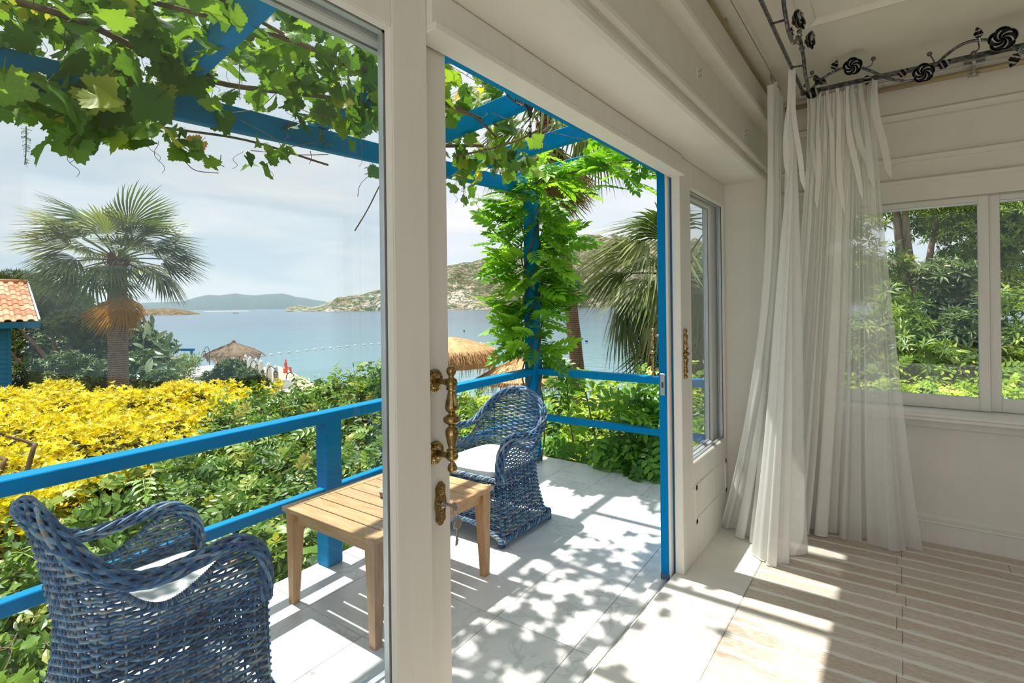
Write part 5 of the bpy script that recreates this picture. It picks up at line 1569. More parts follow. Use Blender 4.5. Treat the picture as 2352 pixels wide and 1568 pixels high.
hl = thing('lime_hedge', (-2.0, 6.5, -.6), 'sunlit lime green creeper bank beyond the end rail', 'hedge')
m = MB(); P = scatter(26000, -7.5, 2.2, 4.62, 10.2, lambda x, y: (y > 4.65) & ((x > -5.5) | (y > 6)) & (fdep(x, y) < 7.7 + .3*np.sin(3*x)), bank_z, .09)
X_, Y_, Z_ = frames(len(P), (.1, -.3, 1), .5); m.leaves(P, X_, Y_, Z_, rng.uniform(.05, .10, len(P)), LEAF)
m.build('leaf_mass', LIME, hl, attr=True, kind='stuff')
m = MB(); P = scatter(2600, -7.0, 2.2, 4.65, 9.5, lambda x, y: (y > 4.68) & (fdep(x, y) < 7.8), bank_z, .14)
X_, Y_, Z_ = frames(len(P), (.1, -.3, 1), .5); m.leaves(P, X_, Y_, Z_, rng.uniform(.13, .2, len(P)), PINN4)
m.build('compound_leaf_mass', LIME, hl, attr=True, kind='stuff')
# big grape leaves low outside the rail
gl2 = thing('grapevine', (-3.2, 1.0, -.4), 'grapevine sprawling over the creepers below the lower rail', 'vine')
for k in range(150):
    y = rng.uniform(-.2, 3.4); x = -3.0 - abs(rng.normal())*.45
    p = np.array((x, y, float(bank_z(x, y)) + .06 + abs(rng.normal())*.10))
    d = np.array((rng.normal()*.6 + .3, rng.normal()*.7, -.3 + rng.normal()*.3))
    put_leaf(gmesh[k % 4], gl2, p, d, np.array((.5 + .4*rng.normal(), -.3 + .4*rng.normal(), .8)), rng.uniform(.065, .115), 'grape_leaf')
m = MB()
for k in range(9):
    y = rng.uniform(-.2, 3.2); x = -3.05 - .3*rng.random()
    q = [(x - .5*t + .1*rng.normal(), y + .25*t + .1*rng.normal(), float(bank_z(x - .5*t, y)) + .08 + .06*math.sin(3*t)) for t in np.linspace(0, 1.6, 6)]
    m.tube(catmull(q, 5), .004, 5)
m.build('cane', BARK, gl2, smooth=True)

# ------------------------------------------------------------------ golden hedge
yh = thing('golden_hedge', (-7.5, 1.8, -1.6), 'broad golden yellow clipped hedge beyond the railing', 'hedge')
def yz(x, y):
    return .19 + .09*np.sin(2.1*x + 1)*np.cos(1.9*y) + .07*np.sin(4.3*x + 2.2*y) + .05*np.sin(7*y - 3*x) - .75*np.clip((x + 5.0)/.5, 0, 1.6)
def ycore(X, Y): return yz(X, Y)
core('dark_core', -13.5, -4.2, -4.0, 5.2, ycore, yh, .2, .10, keep=lambda X, Y: yel_ok(X, Y))
P = scatter(42000, -13.5, -4.3, -3, 5.4, yel_ok, yz, .06)
edge = np.clip((P[:, 0] + 5.2)/.6, 0, 1)
top_ = P[rng.random(len(P)) > edge*.75]
m = MB(); N = len(top_); X_, Y_, Z_ = frames(N, (.25, 0, 1), .40)
keepn = rng.random(N) < .85; X_, Y_, Z_, top_ = X_[keepn], Y_[keepn], Z_[keepn], top_[keepn]
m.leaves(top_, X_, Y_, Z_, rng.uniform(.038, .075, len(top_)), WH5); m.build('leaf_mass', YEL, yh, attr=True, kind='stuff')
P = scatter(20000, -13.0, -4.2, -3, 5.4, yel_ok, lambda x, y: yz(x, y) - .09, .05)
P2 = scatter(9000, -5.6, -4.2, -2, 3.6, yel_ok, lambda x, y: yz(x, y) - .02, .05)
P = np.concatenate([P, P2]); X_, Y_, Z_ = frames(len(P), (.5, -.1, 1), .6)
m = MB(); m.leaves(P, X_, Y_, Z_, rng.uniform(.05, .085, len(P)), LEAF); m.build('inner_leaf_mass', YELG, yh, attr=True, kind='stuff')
m = MB()
for px, py in ((75, 1035), (35, 1090), (5, 1070)):
    p = at(px, py, 4.3); m.tube(catmull([p + np.array((-.3, -.1, .10)), p + np.array((-.12, .03, .03)), p, p + np.array((.1, -.12, -.4))], 6), np.linspace(.010, .022, 19), 7)
m.build('branch', BARK, yh, smooth=True)
# ================================================================== GARDEN TREES, COTTAGE, JETTY
PALMG = m_leaf('fan_palm_leaf', [(0.0, sl((62, 88, 40))), (.5, sl((100, 122, 62))), (1.0, sl((150, 160, 110)))], 'obj', .25, .45, .3)
PALMY = m_leaf('dry_palm_leaf', [(0.0, sl((170, 120, 40))), (1.0, sl((210, 160, 60)))], 'obj', .3, .6, .2)
PALMD = m_leaf('dead_palm_leaf', [(0.0, sl((120, 98, 66))), (.6, sl((140, 130, 80))), (1.0, sl((128, 138, 84)))], 'obj', .25, .7, .2)
def m_trunk():
    M = Mat('palm_trunk'); v = M.coord('Object', (1, 1, 1))
    w = M.n('ShaderNodeTexWave', bands_direction='Z'); w.inputs['Scale'].default_value = 6; w.inputs['Distortion'].default_value = 3; w.inputs['Detail'].default_value = 3
    M.l(v, w.inputs['Vector']); n = M.noise(v, 9, 5, .65)
    M.col(M.ramp(M.math('ADD', M.math('MULTIPLY', w.outputs['Fac'], .4), M.math('MULTIPLY', n, .6)), [(.25, sl((96, 74, 58))), (.55, sl((142, 116, 94))), (.8, sl((176, 152, 128)))])).set(Roughness=.95)
    M.bump(w.outputs['Fac'], .5, .02); return M.m
TRUNK = m_trunk(); BOOT = m_plain('palm_boot_fibre', sl((128, 72, 38)), .95)
def fan(name, mat, seed, droop=.35, nseg=34, span=2.5, L=1.0, split=.45):
    """one fan leaf with its stalk; hub at the origin end of the stalk, blade along +Y"""
    r = np.random.default_rng(seed); m = MB()
    st = .75
    m.tube(np.c_[np.zeros(8), np.linspace(0, st, 8), -.10*np.linspace(0, 1, 8)**2], np.linspace(.020, .011, 8), 5)
    hub = np.array((0, st, -.10))
    ang = np.linspace(-span/2, span/2, nseg)
    V = []; F = []
    for k, a in enumerate(ang):
        l = L*(.80 + .20*math.cos(a*.9))*r.uniform(.9, 1.05)
        w = span/nseg*.62
        q = np.array([0.03, .35, split + .1, .78, 1.0])
        wid = np.array([.3, 1.0, .95, .55, .04])*w*np.array([.05, .35, split + .1, .6, .6])*l
        fold = .045*(1 if k % 2 else -1)*l
        tipdrop = -droop*(q**2.6)*l*(1 + .4*abs(a)) + np.where(q > .7, -r.uniform(0, .22)*droop*l, 0)
        c = np.c_[q*l*math.sin(a), q*l*math.cos(a), tipdrop + fold*np.array([0, .5, .6, .4, 0])]
        sd_ = np.array((math.cos(a), -math.sin(a), 0))
        o = len(V)*0 + k*10
        V += [hub + c - sd_*wid[:, None], hub + c + sd_*wid[:, None]]
        for j in range(4): F.append((o + j, o + 5 + j, o + 6 + j, o + 1 + j))
    m.add(np.concatenate(V), np.array(F))
    return m.mesh(name, mat)
def palm(loc, trunk_h, r0, r1, crown_r, label, nleaf, seed, lean=(0, 0), skirt=0, upper=True, boots=True, live=PALMG, drp=.30, azi=None, elmin=-.75):
    r = np.random.default_rng(seed); loc = np.array(loc, float)
    e = thing('fan_palm', loc, label, 'palm tree')
    t = np.linspace(0, 1, 24); wob = .01*np.sin(t*70)
    C = np.c_[loc[0] + lean[0]*t**1.5, loc[1] + lean[1]*t**1.5, loc[2] + trunk_h*t]
    m = MB(); m.tube(C, r0 + (r1 - r0)*t + wob*.5, 16); m.build('trunk', TRUNK, e, smooth=True)
    top = C[-1]
    if boots:
        b = MB()
        for k in range(60):
            a = r.uniform(0, 6.28); z = top[2] - r.uniform(-.15, .55); rr = r1*1.05
            p = np.array((top[0] + rr*math.cos(a), top[1] + rr*math.sin(a), z))
            b.leaves(p[None], np.array([[-math.sin(a), math.cos(a), 0]]), unit(np.array([[.55*math.cos(a), .55*math.sin(a), .8]])), unit(np.array([[.8*math.cos(a), .8*math.sin(a), -.5]])), .20, DIAM)
        b.build('leaf_boots', BOOT, e, kind='stuff')
    ms = [fan('fan_leaf', live, seed*10 + k, drp*(.7 + .3*k), L=.95) for k in range(3)]
    for k in range(nleaf):
        q = (k + .5)/nleaf
        el = 1.25 - (1.25 - elmin)*q**.85 if upper else .5 - 1.2*q
        a = k*2.39996 + r.uniform(-.25, .25) if azi is None else azi[0] + (azi[1] - azi[0])*r.random()
        s_ = crown_r/1.7*r.uniform(.88, 1.08)
        d = np.array((math.cos(a)*math.cos(el), math.sin(a)*math.cos(el), math.sin(el)))
        nrm = np.array((-math.cos(a)*math.sin(el), -math.sin(a)*math.sin(el), math.cos(el))) + .25*r.normal(size=3)
        put_leaf(ms[k % 3], e, top + np.array((0, 0, .05)), d, nrm, s_, 'fan_leaf')
    if skirt:
        md = [fan('dry_leaf', PALMD if skirt > 12 else PALMY, seed*10 + 5 + k, .5, L=.9) for k in range(2)]
        for k in range(skirt):
            a = k*2.39996; el = -1.05 - .35*r.random()
            d = np.array((math.cos(a)*math.cos(el), math.sin(a)*math.cos(el), math.sin(el)))
            nrm = np.array((-math.cos(a)*math.sin(el), -math.sin(a)*math.sin(el), math.cos(el)))
            put_leaf(md[k % 2], e, top - np.array((0, 0, r.uniform(0, .5 if skirt > 12 else .15))), d, nrm, crown_r/1.9*r.uniform(.8, 1.1), 'dry_leaf')
    return e
pl = at(268, 602, 13.0); gz = ground_z(pl[0], pl[1])
palm((pl[0] + .03, pl[1], gz), pl[2] - gz, .23, .195, 2.0, 'fan palm with a grey trunk standing behind the golden hedge', 34, 3, skirt=4, elmin=-.42)
pt = at(1248, 250, 14.0); gz = ground_z(pt[0], pt[1]) - .6
e = at(1325, 860, 14.0)
palm((e[0] + .15, e[1] + .1, gz), pt[2] - gz, .20, .14, 2.9, 'tall fan palm with a shaggy dead skirt behind the corner post', 16, 4, lean=(pt[0] - e[0] - .15, pt[1] - e[1] - .1), skirt=42, drp=.5)
pr = at(1560, 640, 11.5); gz = ground_z(pr[0], pr[1])
palm((pr[0], pr[1], gz), pr[2] - gz, .17, .14, 2.3, 'drooping fan palm half hidden behind the open door edge', 34, 6, skirt=6, drp=.75, live=PALMG, elmin=-1.15)

# ------------------------------------------------------------------ loose trees and shrubs
BARKR = m_wood('red_bark', sl((150, 106, 84)), sl((96, 64, 50)), (4, 4, 1), .95)
BARKG = m_wood('grey_bark', sl((170, 150, 128)), sl((104, 88, 72)), (4, 4, 1), .95)
def bushy(name, loc, label, cat, blobs, mat, tmpl, n, size, seed, bark=BARKG, stems=(), spread=.6, up=(.1, -.2, 1), shell=True, group=None):
    """crown made of leaf blobs (centre, radii) on stems"""
    r = np.random.default_rng(seed); e = thing(name, loc, label, cat, group)
    m = MB(); tot = sum(b[1][0]*b[1][1]*b[1][2] for b in blobs)
    for c, R in blobs:
        k = max(10, int(n*(R[0]*R[1]*R[2])/tot)); u_ = unit(r.normal(size=(k, 3)))
        rad = (r.random(k)**(.30 if shell else .5))[:, None]
        P = np.asarray(c) + u_*rad*np.asarray(R)
        Z0 = unit(u_ + np.asarray(up)); Zv = unit(Z0 + spread*r.normal(size=(k, 3))); y = r.normal(size=(k, 3)) + u_*.8
        Yv = unit(y - Zv*np.sum(y*Zv, 1, keepdims=True)); Xv = np.cross(Yv, Zv)
        m.leaves(P, Xv, Yv, Zv, size*r.uniform(.7, 1.25, k), tmpl)
    m.build('foliage', mat, e, attr=True, kind='stuff')
    if len(stems):
        m = MB()
        for pts, ra, rb in stems:
            c = catmull(pts, 6); m.tube(c, np.linspace(ra, rb, len(c)), 8)
        m.build('stems', bark, e, smooth=True)
    return e
PINE = m_leaf('pine_needles', [(0.0, sl((44, 62, 36))), (.6, sl((74, 92, 52))), (1.0, sl((104, 118, 66)))], 'attr', .2, .6, .2)
OLEA = m_leaf('oleander_leaf', [(0.0, sl((50, 76, 36))), (.6, sl((86, 112, 54))), (1.0, sl((122, 140, 76)))], 'attr', .25, .4, .4)
DARKL = m_leaf('dark_shrub_leaf', [(0.0, sl((36, 58, 24))), (.6, sl((70, 98, 42))), (1.0, sl((120, 142, 64)))], 'attr', .25, .4, .4)
BANA = m_leaf('strelitzia_leaf', [(0.0, sl((64, 92, 52))), (.6, sl((104, 130, 84))), (1.0, sl((158, 174, 128)))], 'attr', .25, .35, .5)
WEEP = m_leaf('weeping_leaf', [(0.0, sl((104, 128, 74))), (1.0, sl((160, 176, 110)))], 'attr', .4, .5, .2)
NEEDLE = tm([(0, 0, 0), (-.05, .4, 0), (0, 1, .05), (.05, .4, 0)], [(0, 3, 2, 1)])
TUFT = whorl(9, .6, NEEDLE)
def W(px, py, d): return at(px, py, d)
g = lambda p: np.array((p[0], p[1], ground_z(p[0], p[1])))
# umbrella pine behind the cottage, with a fan of reddish limbs
b0 = W(150, 880, 22.0)
bushy('pine_tree', g(b0), 'grey green pine with a fan of reddish limbs between cottage and palm', 'tree',
      [(W(40, 650, 24), (1.4, 1.4, .55)), (W(120, 690, 23), (1.6, 1.4, .7)), (W(190, 740, 22), (1.5, 1.2, .7)), (W(230, 780, 22), (1.1, 1.1, .6)), (W(60, 720, 23), (1.2, 1.2, .5)), (W(-20, 660, 24), (1.4, 1.2, .6))], PINE, TUFT, 5200, .20, 21, BARKR,
      [([W(130, 890, 22), W(110, 830, 22), W(70, 780, 22), W(30, 740, 22)], .10, .04), ([W(130, 890, 22), W(130, 820, 22), W(120, 770, 22), W(110, 730, 22)], .09, .035), ([W(135, 890, 22), W(160, 830, 22), W(195, 785, 22), W(240, 750, 22)], .09, .03),
       ([W(125, 890, 22), W(85, 850, 22), W(45, 830, 22), W(20, 800, 22)], .08, .03), ([W(140, 890, 22), W(185, 840, 22), W(230, 815, 22), W(300, 790, 22)], .07, .02), ([W(135, 890, 22), W(145, 830, 22), W(160, 780, 22), W(170, 730, 22)], .07, .03)], spread=.8)
bushy('oleander_bush', g(W(150, 890, 15)), 'rounded oleander bush at the foot of the blue cottage', 'shrub',
      [(W(90, 865, 15), (.75, .7, .5)), (W(160, 850, 15), (.8, .7, .55)), (W(130, 890, 14.5), (.9, .7, .5))], OLEA, WH7, 1500, .16, 22)
bushy('oleander_bush', g(W(240, 890, 16)), 'darker oleander bush with red flowers beside the palm trunk', 'shrub',
      [(W(225, 865, 16), (.7, .7, .5)), (W(195, 880, 16), (.6, .6, .5))], DARKL, WH7, 900, .15, 23)
bushy('garden_tree', g(W(215, 870, 26)), 'dense dark tree filling the gap behind the palm trunk', 'tree',
      [(W(60, 770, 27), (1.9, 1.5, 1.3)), (W(130, 745, 28), (1.8, 1.4, 1.2)), (W(200, 740, 28), (1.6, 1.4, 1.2)), (W(290, 765, 28), (1.3, 1.2, 1.1)), (W(345, 800, 27), (1.2, 1.2, .9)), (W(100, 820, 26), (2.0, 1.4, 1.1)), (W(215, 810, 26), (1.9, 1.5, 1.2)), (W(300, 800, 27), (1.6, 1.4, 1.3)), (W(170, 840, 26), (1.8, 1.4, .9)), (W(330, 850, 24), (1.6, 1.2, .9))], DARKL, WH6, 5600, .20, 24, BARKG, [([W(230, 890, 26), W(228, 850, 26), W(220, 810, 26)], .10, .05)])
# giant strelitzia: paddle leaves
def strelitzia(loc, label, leaves_, seed):
    r = np.random.default_rng(seed); e = thing('giant_strelitzia', loc, label, 'plant', 'strelitzia plants by the shore')
    q = np.linspace(0, 1, 9); wv = .20*np.sin(np.pi*np.clip(q*.95 + .04, 0, 1))**.7
    V = np.concatenate([np.c_[off*wv, q, -.18*q**2 + .10*abs(off)*wv*3] for off in (-1, -.5, 0, .5, 1)])
    F = [(i*9 + j, i*9 + j + 1, (i+1)*9 + j + 1, (i+1)*9 + j) for i in range(4) for j in range(8)]
    m0 = MB(); m0.add(V, np.array(F)); m0.tube([(0, 0, 0), (0, -.35, -.02), (0, -.7, -.12)], .018, 5, attr=.3); me = m0.mesh('paddle_leaf', m_leaf('paddle_leaf_green', [(0.0, sl((70, 98, 56))), (.6, sl((112, 138, 90))), (1.0, sl((166, 180, 136)))], 'obj', .25, .3, .5))
    for px, py, d_, L, ax_, az_ in leaves_:
        put_leaf(me, e, W(px, py, d_), (ax_*_r0[0] + .2*r.normal(), ax_*_r0[1] + .2*r.normal(), az_), -_fw*.6 + np.array((0, 0, .7)) + .3*r.normal(size=3), L, 'paddle_leaf')
    return e
lv = [(345, 770, 21, .6, -.4, 1), (360, 780, 21, .5, .6, .8), (330, 800, 21, .5, -.9, .3), (350, 820, 21, .5, .9, .1), (335, 840, 21, .4, -.7, -.2), (352, 745, 21.3, .4, .2, 1), (320, 760, 21, .4, -1, .5), (370, 800, 21, .4, 1, -.2), (340, 860, 20.5, .7, .3, .7), (310, 830, 21, .4, -.8, .6), (330, 780, 21.4, .5, .2, .9), (352, 850, 20.5, .6, 1, .4)]
strelitzia(g(W(345, 900, 21)), 'tall strelitzia with paddle leaves right beside the palm trunk', lv, 31)
lv = [(385 + dx, 790 + dy, 23, .55, a_, z_) for dx, dy, a_, z_ in ((0, 10, -.3, 1), (8, 20, .7, .8), (-8, 25, -.9, .5), (12, 40, 1, .1), (-10, 45, -.9, .1), (0, 0, .2, 1), (6, 55, .8, -.2), (-6, 60, -.6, .2), (-12, 10, -.7, .9), (4, 30, .1, .9))]
strelitzia(g(W(385, 900, 23)), 'smaller strelitzia nearer the water with dark paddle leaves', lv, 32)
bushy('weeping_shrub', g(W(425, 880, 26)), 'pale weeping shrub under the far blue pergola', 'shrub',
      [(W(425, 840, 26), (.7, .6, .55)), (W(440, 828, 26), (.45, .45, .35)), (W(410, 855, 26), (.6, .6, .45))], WEEP, SLIM, 900, .22, 25, spread=.9, up=(0, 0, -.6))
bushy('low_tree', g(W(540, 905, 17)), 'rounded dark green tree in front of the jetty gazebo', 'tree',
      [(W(530, 850, 17), (.50, .5, .36)), (W(500, 870, 17), (.45, .5, .35)), (W(560, 872, 16.8), (.62, .5, .40)), (W(590, 880, 16.8), (.34, .4, .28)), (W(545, 895, 16.5), (.75, .6, .35)), (W(596, 858, 17), (.12, .15, .16)), (W(520, 835, 17), (.2, .2, .15))], DARKL, WH6, 2300, .085, 26, BARKG, [([W(545, 930, 17), W(540, 890, 17), W(530, 855, 17)], .06, .02), ([W(545, 930, 17), W(560, 890, 17), W(575, 865, 17)], .05, .02)])
bushy('palm_shrub', g(W(385, 880, 20)), 'low green shrubs between the strelitzia and the white slatted bench', 'shrub',
      [(W(385, 870, 20), (.5, .4, .35)), (W(360, 880, 20), (.6, .5, .4)), (W(410, 885, 20), (.5, .4, .3))], OLEA, WH6, 700, .13, 27)
# a tall sprig where the hedge meets the mullion
bushy('tall_sprig', at(875, 930, 6.2), 'upright leafy sprig rising above the creepers beside the door frame', 'plant',
      [(at(872, 880, 6.2), (.12, .12, .16)), (at(850, 905, 6.2), (.16, .14, .10)), (at(880, 860, 6.2), (.06, .06, .08))], GREEN, WH6, 120, .08, 28)

# ------------------------------------------------------------------ trees outside the end windows
TREE1 = m_leaf('window_tree_leaf', [(0.0, sl((60, 90, 30))), (.5, sl((106, 140, 50))), (.9, sl((156, 180, 76))), (1.0, sl((190, 204, 110)))], 'attr', .35, .4, .5)
bl = []
r_ = np.random.default_rng(77)
for k in range(30):
    bl.append((at(r_.uniform(1900, 2420), r_.uniform(330, 690), r_.uniform(8.5, 12)), (r_.uniform(.45, .8), r_.uniform(.4, .7), r_.uniform(.3, .5))))
bushy('leafy_tree', g(at(2130, 900, 9.5)), 'tall leafy tree with pale forked trunks outside the window', 'tree', bl, TREE1, WH7, 5200, .145, 41, BARKG,
      [([at(2100, 950, 9.5), at(2090, 760, 9.5), at(2070, 600, 9.5), at(2050, 400, 9.6)], .11, .05), ([at(2100, 900, 9.5), at(2105, 700, 9.5), at(2085, 560, 9.4), at(2075, 430, 9.4)], .09, .04), ([at(2105, 900, 9.5), at(2125, 680, 9.5), at(2140, 560, 9.5), at(2170, 420, 9.6)], .08, .03), ([at(2110, 900, 9.5), at(2150, 760, 9.5), at(2210, 660, 9.5), at(2290, 560, 9.5)], .06, .025)], spread=.55)
bushy('garden_shrub', g(at(2090, 900, 7)), 'bright whorled shrub low in the window behind the curtain edge', 'shrub',
      [(at(2060, 760, 7.0), (.42, .4, .36)), (at(2090, 820, 6.6), (.5, .4, .28)), (at(2030, 820, 6.8), (.45, .4, .3)), (at(1960, 800, 7.2), (.5, .5, .5)), (at(2060, 700, 7.6), (.35, .4, .3))], TREE1, WH7, 520, .17, 42, spread=.35)
bushy('garden_shrub', g(at(2200, 900, 6.5)), 'darker whorled shrub low in the middle of the window', 'shrub',
      [(at(2160, 840, 6.6), (.4, .4, .22)), (at(2220, 850, 6.4), (.42, .4, .22)), (at(2170, 640, 8.0), (.5, .4, .3)), (at(2260, 820, 6.8), (.35, .4, .25)), (at(2210, 760, 7.2), (.4, .4, .3))], OLEA, WH7, 460, .17, 43, spread=.35)
bushy('garden_shrub', g(at(2350, 900, 6.5)), 'whorled shrub seen in the last window sash', 'shrub',
      [(at(2330, 690, 7.0), (.35, .3, .22)), (at(2340, 790, 7.0), (.45, .4, .3)), (at(2350, 850, 6.4), (.4, .4, .25)), (at(2420, 760, 7.2), (.5, .4, .5))], TREE1, WH7, 420, .17, 44, spread=.35)
# ivy covered column behind the shrubs
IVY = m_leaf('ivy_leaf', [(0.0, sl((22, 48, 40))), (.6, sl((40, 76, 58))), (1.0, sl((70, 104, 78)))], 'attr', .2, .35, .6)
bushy('ivy_tree', g(at(2180, 900, 9.0)), 'dark blue green ivy clad tree behind the shrubs', 'tree',
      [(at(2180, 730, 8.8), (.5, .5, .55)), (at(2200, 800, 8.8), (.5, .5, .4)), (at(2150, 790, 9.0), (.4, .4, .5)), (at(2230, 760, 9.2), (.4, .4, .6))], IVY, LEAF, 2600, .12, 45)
bushy('bare_trunk', g(at(2256, 900, 6.2)), 'slim brown tree trunk right behind the window mullion', 'tree',
      [(at(2262, 380, 6.2), (.5, .4, .3)), (at(2200, 400, 6.4), (.4, .3, .25))], TREE1, WH7, 160, .17, 46, BARKR, [([at(2259, 1000, 6.2), at(2258, 700, 6.2), at(2252, 560, 6.2), at(2254, 380, 6.2)], .035, .03)])

# ------------------------------------------------------------------ blue cottage with a tiled roof
cot = thing('cottage', at(-60, 890, 13.5), 'blue boarded cottage with a terracotta tiled roof', 'cottage')
ez = at(0, 737, 13.0)[2]
# the eave runs along the viewer's sideways axis, the roof climbs away from the viewer
rgt = unit(2.37*_fw + 2.3*_r0); bk = unit(2.3*_fw - 2.37*_r0)
E1 = EYE + 13.0*(_fw + (88 - 1176)/FPX*_r0); E1[2] = at(88, 737, 13.0)[2]      # right end of the eave
T1 = EYE + 15.3*(_fw + (62 - 1176)/FPX*_r0); T1[2] = at(62, 650, 15.3)[2]      # right end of the ridge
TERRA = [m_plain('terracotta_%s' % n_, sl(c), .8) for n_, c in (('a', (214, 138, 98)), ('b', (224, 154, 116)), ('c', (200, 124, 88)), ('d', (230, 168, 132)))]
WBLUE = m_paint('weathered_blue_board', (.0, .24, .42), (.0, .20, .36), .6, (8, 8, 1), .2)
up_ = T1 - E1; slopeL = np.linalg.norm(up_); up_ = up_/slopeL
# keep the roof square: slope direction without the sideways part
up_ = unit(up_ - rgt*np.dot(up_, rgt)); nr = unit(np.cross(rgt, up_)); nr = nr if nr[2] > 0 else -nr
slopeL = (T1[2] - E1[2])/up_[2]
NR, NC = 8, 11; tw, th = .205, slopeL/NR
# one pantile: half round roll plus a flat pan
a = np.linspace(0, np.pi, 9); prof_ = [(-.5*tw, .0)] + [(-.5*tw + .06*tw + .33*tw*(1 - math.cos(q)), .052*math.sin(q)) for q in a] + [(.5*tw, .0)]
Vt = []; 
for (x, z) in prof_: Vt.append((x, 0.0, z + .016)); 
for (x, z) in prof_: Vt.append((x, th*1.12, z))
for (x, z) in prof_: Vt.append((x, 0.0, z - .004))
n_ = len(prof_)
Ft = [(k, k+1, n_+k+1, n_+k) for k in range(n_-1)] + [(2*n_+k, 2*n_+k+1, k+1, k) for k in range(n_-1)]
tmesh = [MB().add(Vt, [tuple(f) for f in Ft]).mesh('roof_tile', mt, smooth=False) for mt in TERRA]
roofp = MB(); c0 = E1 - nr*.03
roofp.prism([(0, -.03), (slopeL, -.03), (slopeL, 0), (0, 0)], c0, c0 - rgt*2.6, up_, nr)
roof = roofp.build('roof_deck', m_plain('roof_boards', sl((120, 84, 62)), .9), cot)
Rm = np.stack([rgt, up_, nr], 1)
for i in range(NR):
    for j in range(NC):
        p = E1 - rgt*(tw*(j + .55)) + up_*(th*i - .04) + nr*.004
        o = place_copy(tmesh[int(rng.integers(4))], 'roof_tile', roof)
        o.matrix_parent_inverse = Matrix.Identity(4)
        # roof's own space: world coordinates pulled back by the roof's parent chain
        wm = Matrix(((Rm[0][0], Rm[0][1], Rm[0][2], p[0]), (Rm[1][0], Rm[1][1], Rm[1][2], p[1]), (Rm[2][0], Rm[2][1], Rm[2][2], p[2]), (0, 0, 0, 1)))
        o.matrix_basis = wm
m = MB(); top_l = E1 + up_*slopeL
m.tube([top_l + rgt*.02 + nr*.03, top_l - rgt*2.5 + nr*.03], .075, 10); m.build('ridge_cap', TERRA[2], cot, smooth=True)
m = MB(); m.prism([(-.02, -.16), (.03, -.16), (.03, -.012), (-.02, -.012)], E1 + rgt*.03, E1 - rgt*2.6, -bk, (0, 0, 1)); m.build('fascia', WBLUE, cot)
m = MB(); m.bar(E1 + rgt*.02 + up_*.0 - nr*.02, E1 + rgt*.02 + up_*slopeL - nr*.02, .04, .14, .004, up=nr); m.build('barge_board', m_plain('barge_white', (.6, .6, .6), .6), cot)
wc = E1 - rgt*.5 + bk*.35
zb = at(10, 905, 13.3)[2]; zt_ = E1[2] - .10; nb = 15; hb = (zt_ - zb)/nb
for k in range(nb):
    m = MB(); z0 = zb + hb*k
    m.prism([(0, 0), (.022, 0), (.008, hb - .004), (0, hb - .004)], np.array((wc[0], wc[1], z0)), np.array((wc[0], wc[1], z0)) - rgt*2.2, -bk, (0, 0, 1)); m.build('wall_board', WBLUE, cot)
m = MB(); m.prism([(0, 0), (.06, 0), (.06, zt_ - zb), (0, zt_ - zb)], np.array((wc[0], wc[1], zb)) - bk*.03 + rgt*.03, np.array((wc[0], wc[1], zb)) - bk*.03 - rgt*.04, bk, (0, 0, 1)); m.build('corner_board', WBLUE, cot)
m = MB(); w0 = np.array((wc[0], wc[1], 0)) + bk*.03
m.prism([(0, 0), (2.2, 0), (2.2, 2.0), (0, 2.0)], w0 + np.array((0, 0, zb)), w0 + np.array((0, 0, zt_ + .25)), -rgt, bk); m.build('wall_body', WBLUE, cot)
# glimpses of a second tiled roof among the trees
co2 = thing('tiled_roof', at(125, 830, 30), 'terracotta roof glimpsed through the pine limbs', 'roof')
m = MB(); p0 = at(80, 845, 30); m.prism([(0, 0), (3.0, 1.35), (3.0, 1.25), (0, -.1)], p0, p0 + _r0*2.2, _fw, (0, 0, 1)); rf = m.build('roof_deck', TERRA[2], co2)
m = MB()
for k in range(10): m.tube([p0 + _r0*(.1 + .22*k) + np.array((0, 0, .03)), p0 + _r0*(.1 + .22*k) + _fw*3.0 + np.array((0, 0, 1.38))], .07, 6)
m.build('tile_rolls', TERRA[1], co2, kind='stuff')

# ------------------------------------------------------------------ the jetty and what stands on it
DECKW = m_wood('bleached_deck', sl((222, 196, 164)), sl((190, 160, 128)), (1, 6, 1), .7, 4)
WHT = m_plain('white_canvas', (.72, .71, .68), .8); WPAINT = m_plain('white_painted_wood', (.78, .77, .74), .5)
ZD = -4.5
def dk(px, py): return on(px, py, z=ZD)
A, B = dk(668, 853), dk(737, 888); dirv = unit((B - A)*np.array((1, 1, 0))); side = np.array((-dirv[1], dirv[0], 0)); 
side = side if np.dot(side, -_r0) > 0 else -side
deck = thing('jetty_deck', A, 'bleached plank jetty reaching out into the bay', 'deck')
for k in range(64):
    p = A - dirv*6.0 + side*(.01 + .23*k) + np.array((0, 0, -.03))
    L = 34.0
    m = MB(); m.bar(p + side*.11, p + side*.11 + dirv*L, .215, .05, .004); m.build('deck_plank', DECKW, deck)
m = MB(); m.bar(A - dirv*6 - np.array((0, 0, .22)), A + dirv*28 - np.array((0, 0, .22)), .12, .3, .01); m.build('edge_beam', DECKW, deck)
for k in range(9):
    for s2 in (.3, 7): MB().tube([A + dirv*(-5 + 4*k) + side*s2 + np.array((0, 0, -.2)), A + dirv*(-5 + 4*k) + side*s2 + np.array((0, 0, -2.2))], .11, 8).build('pile', BARKG, deck)

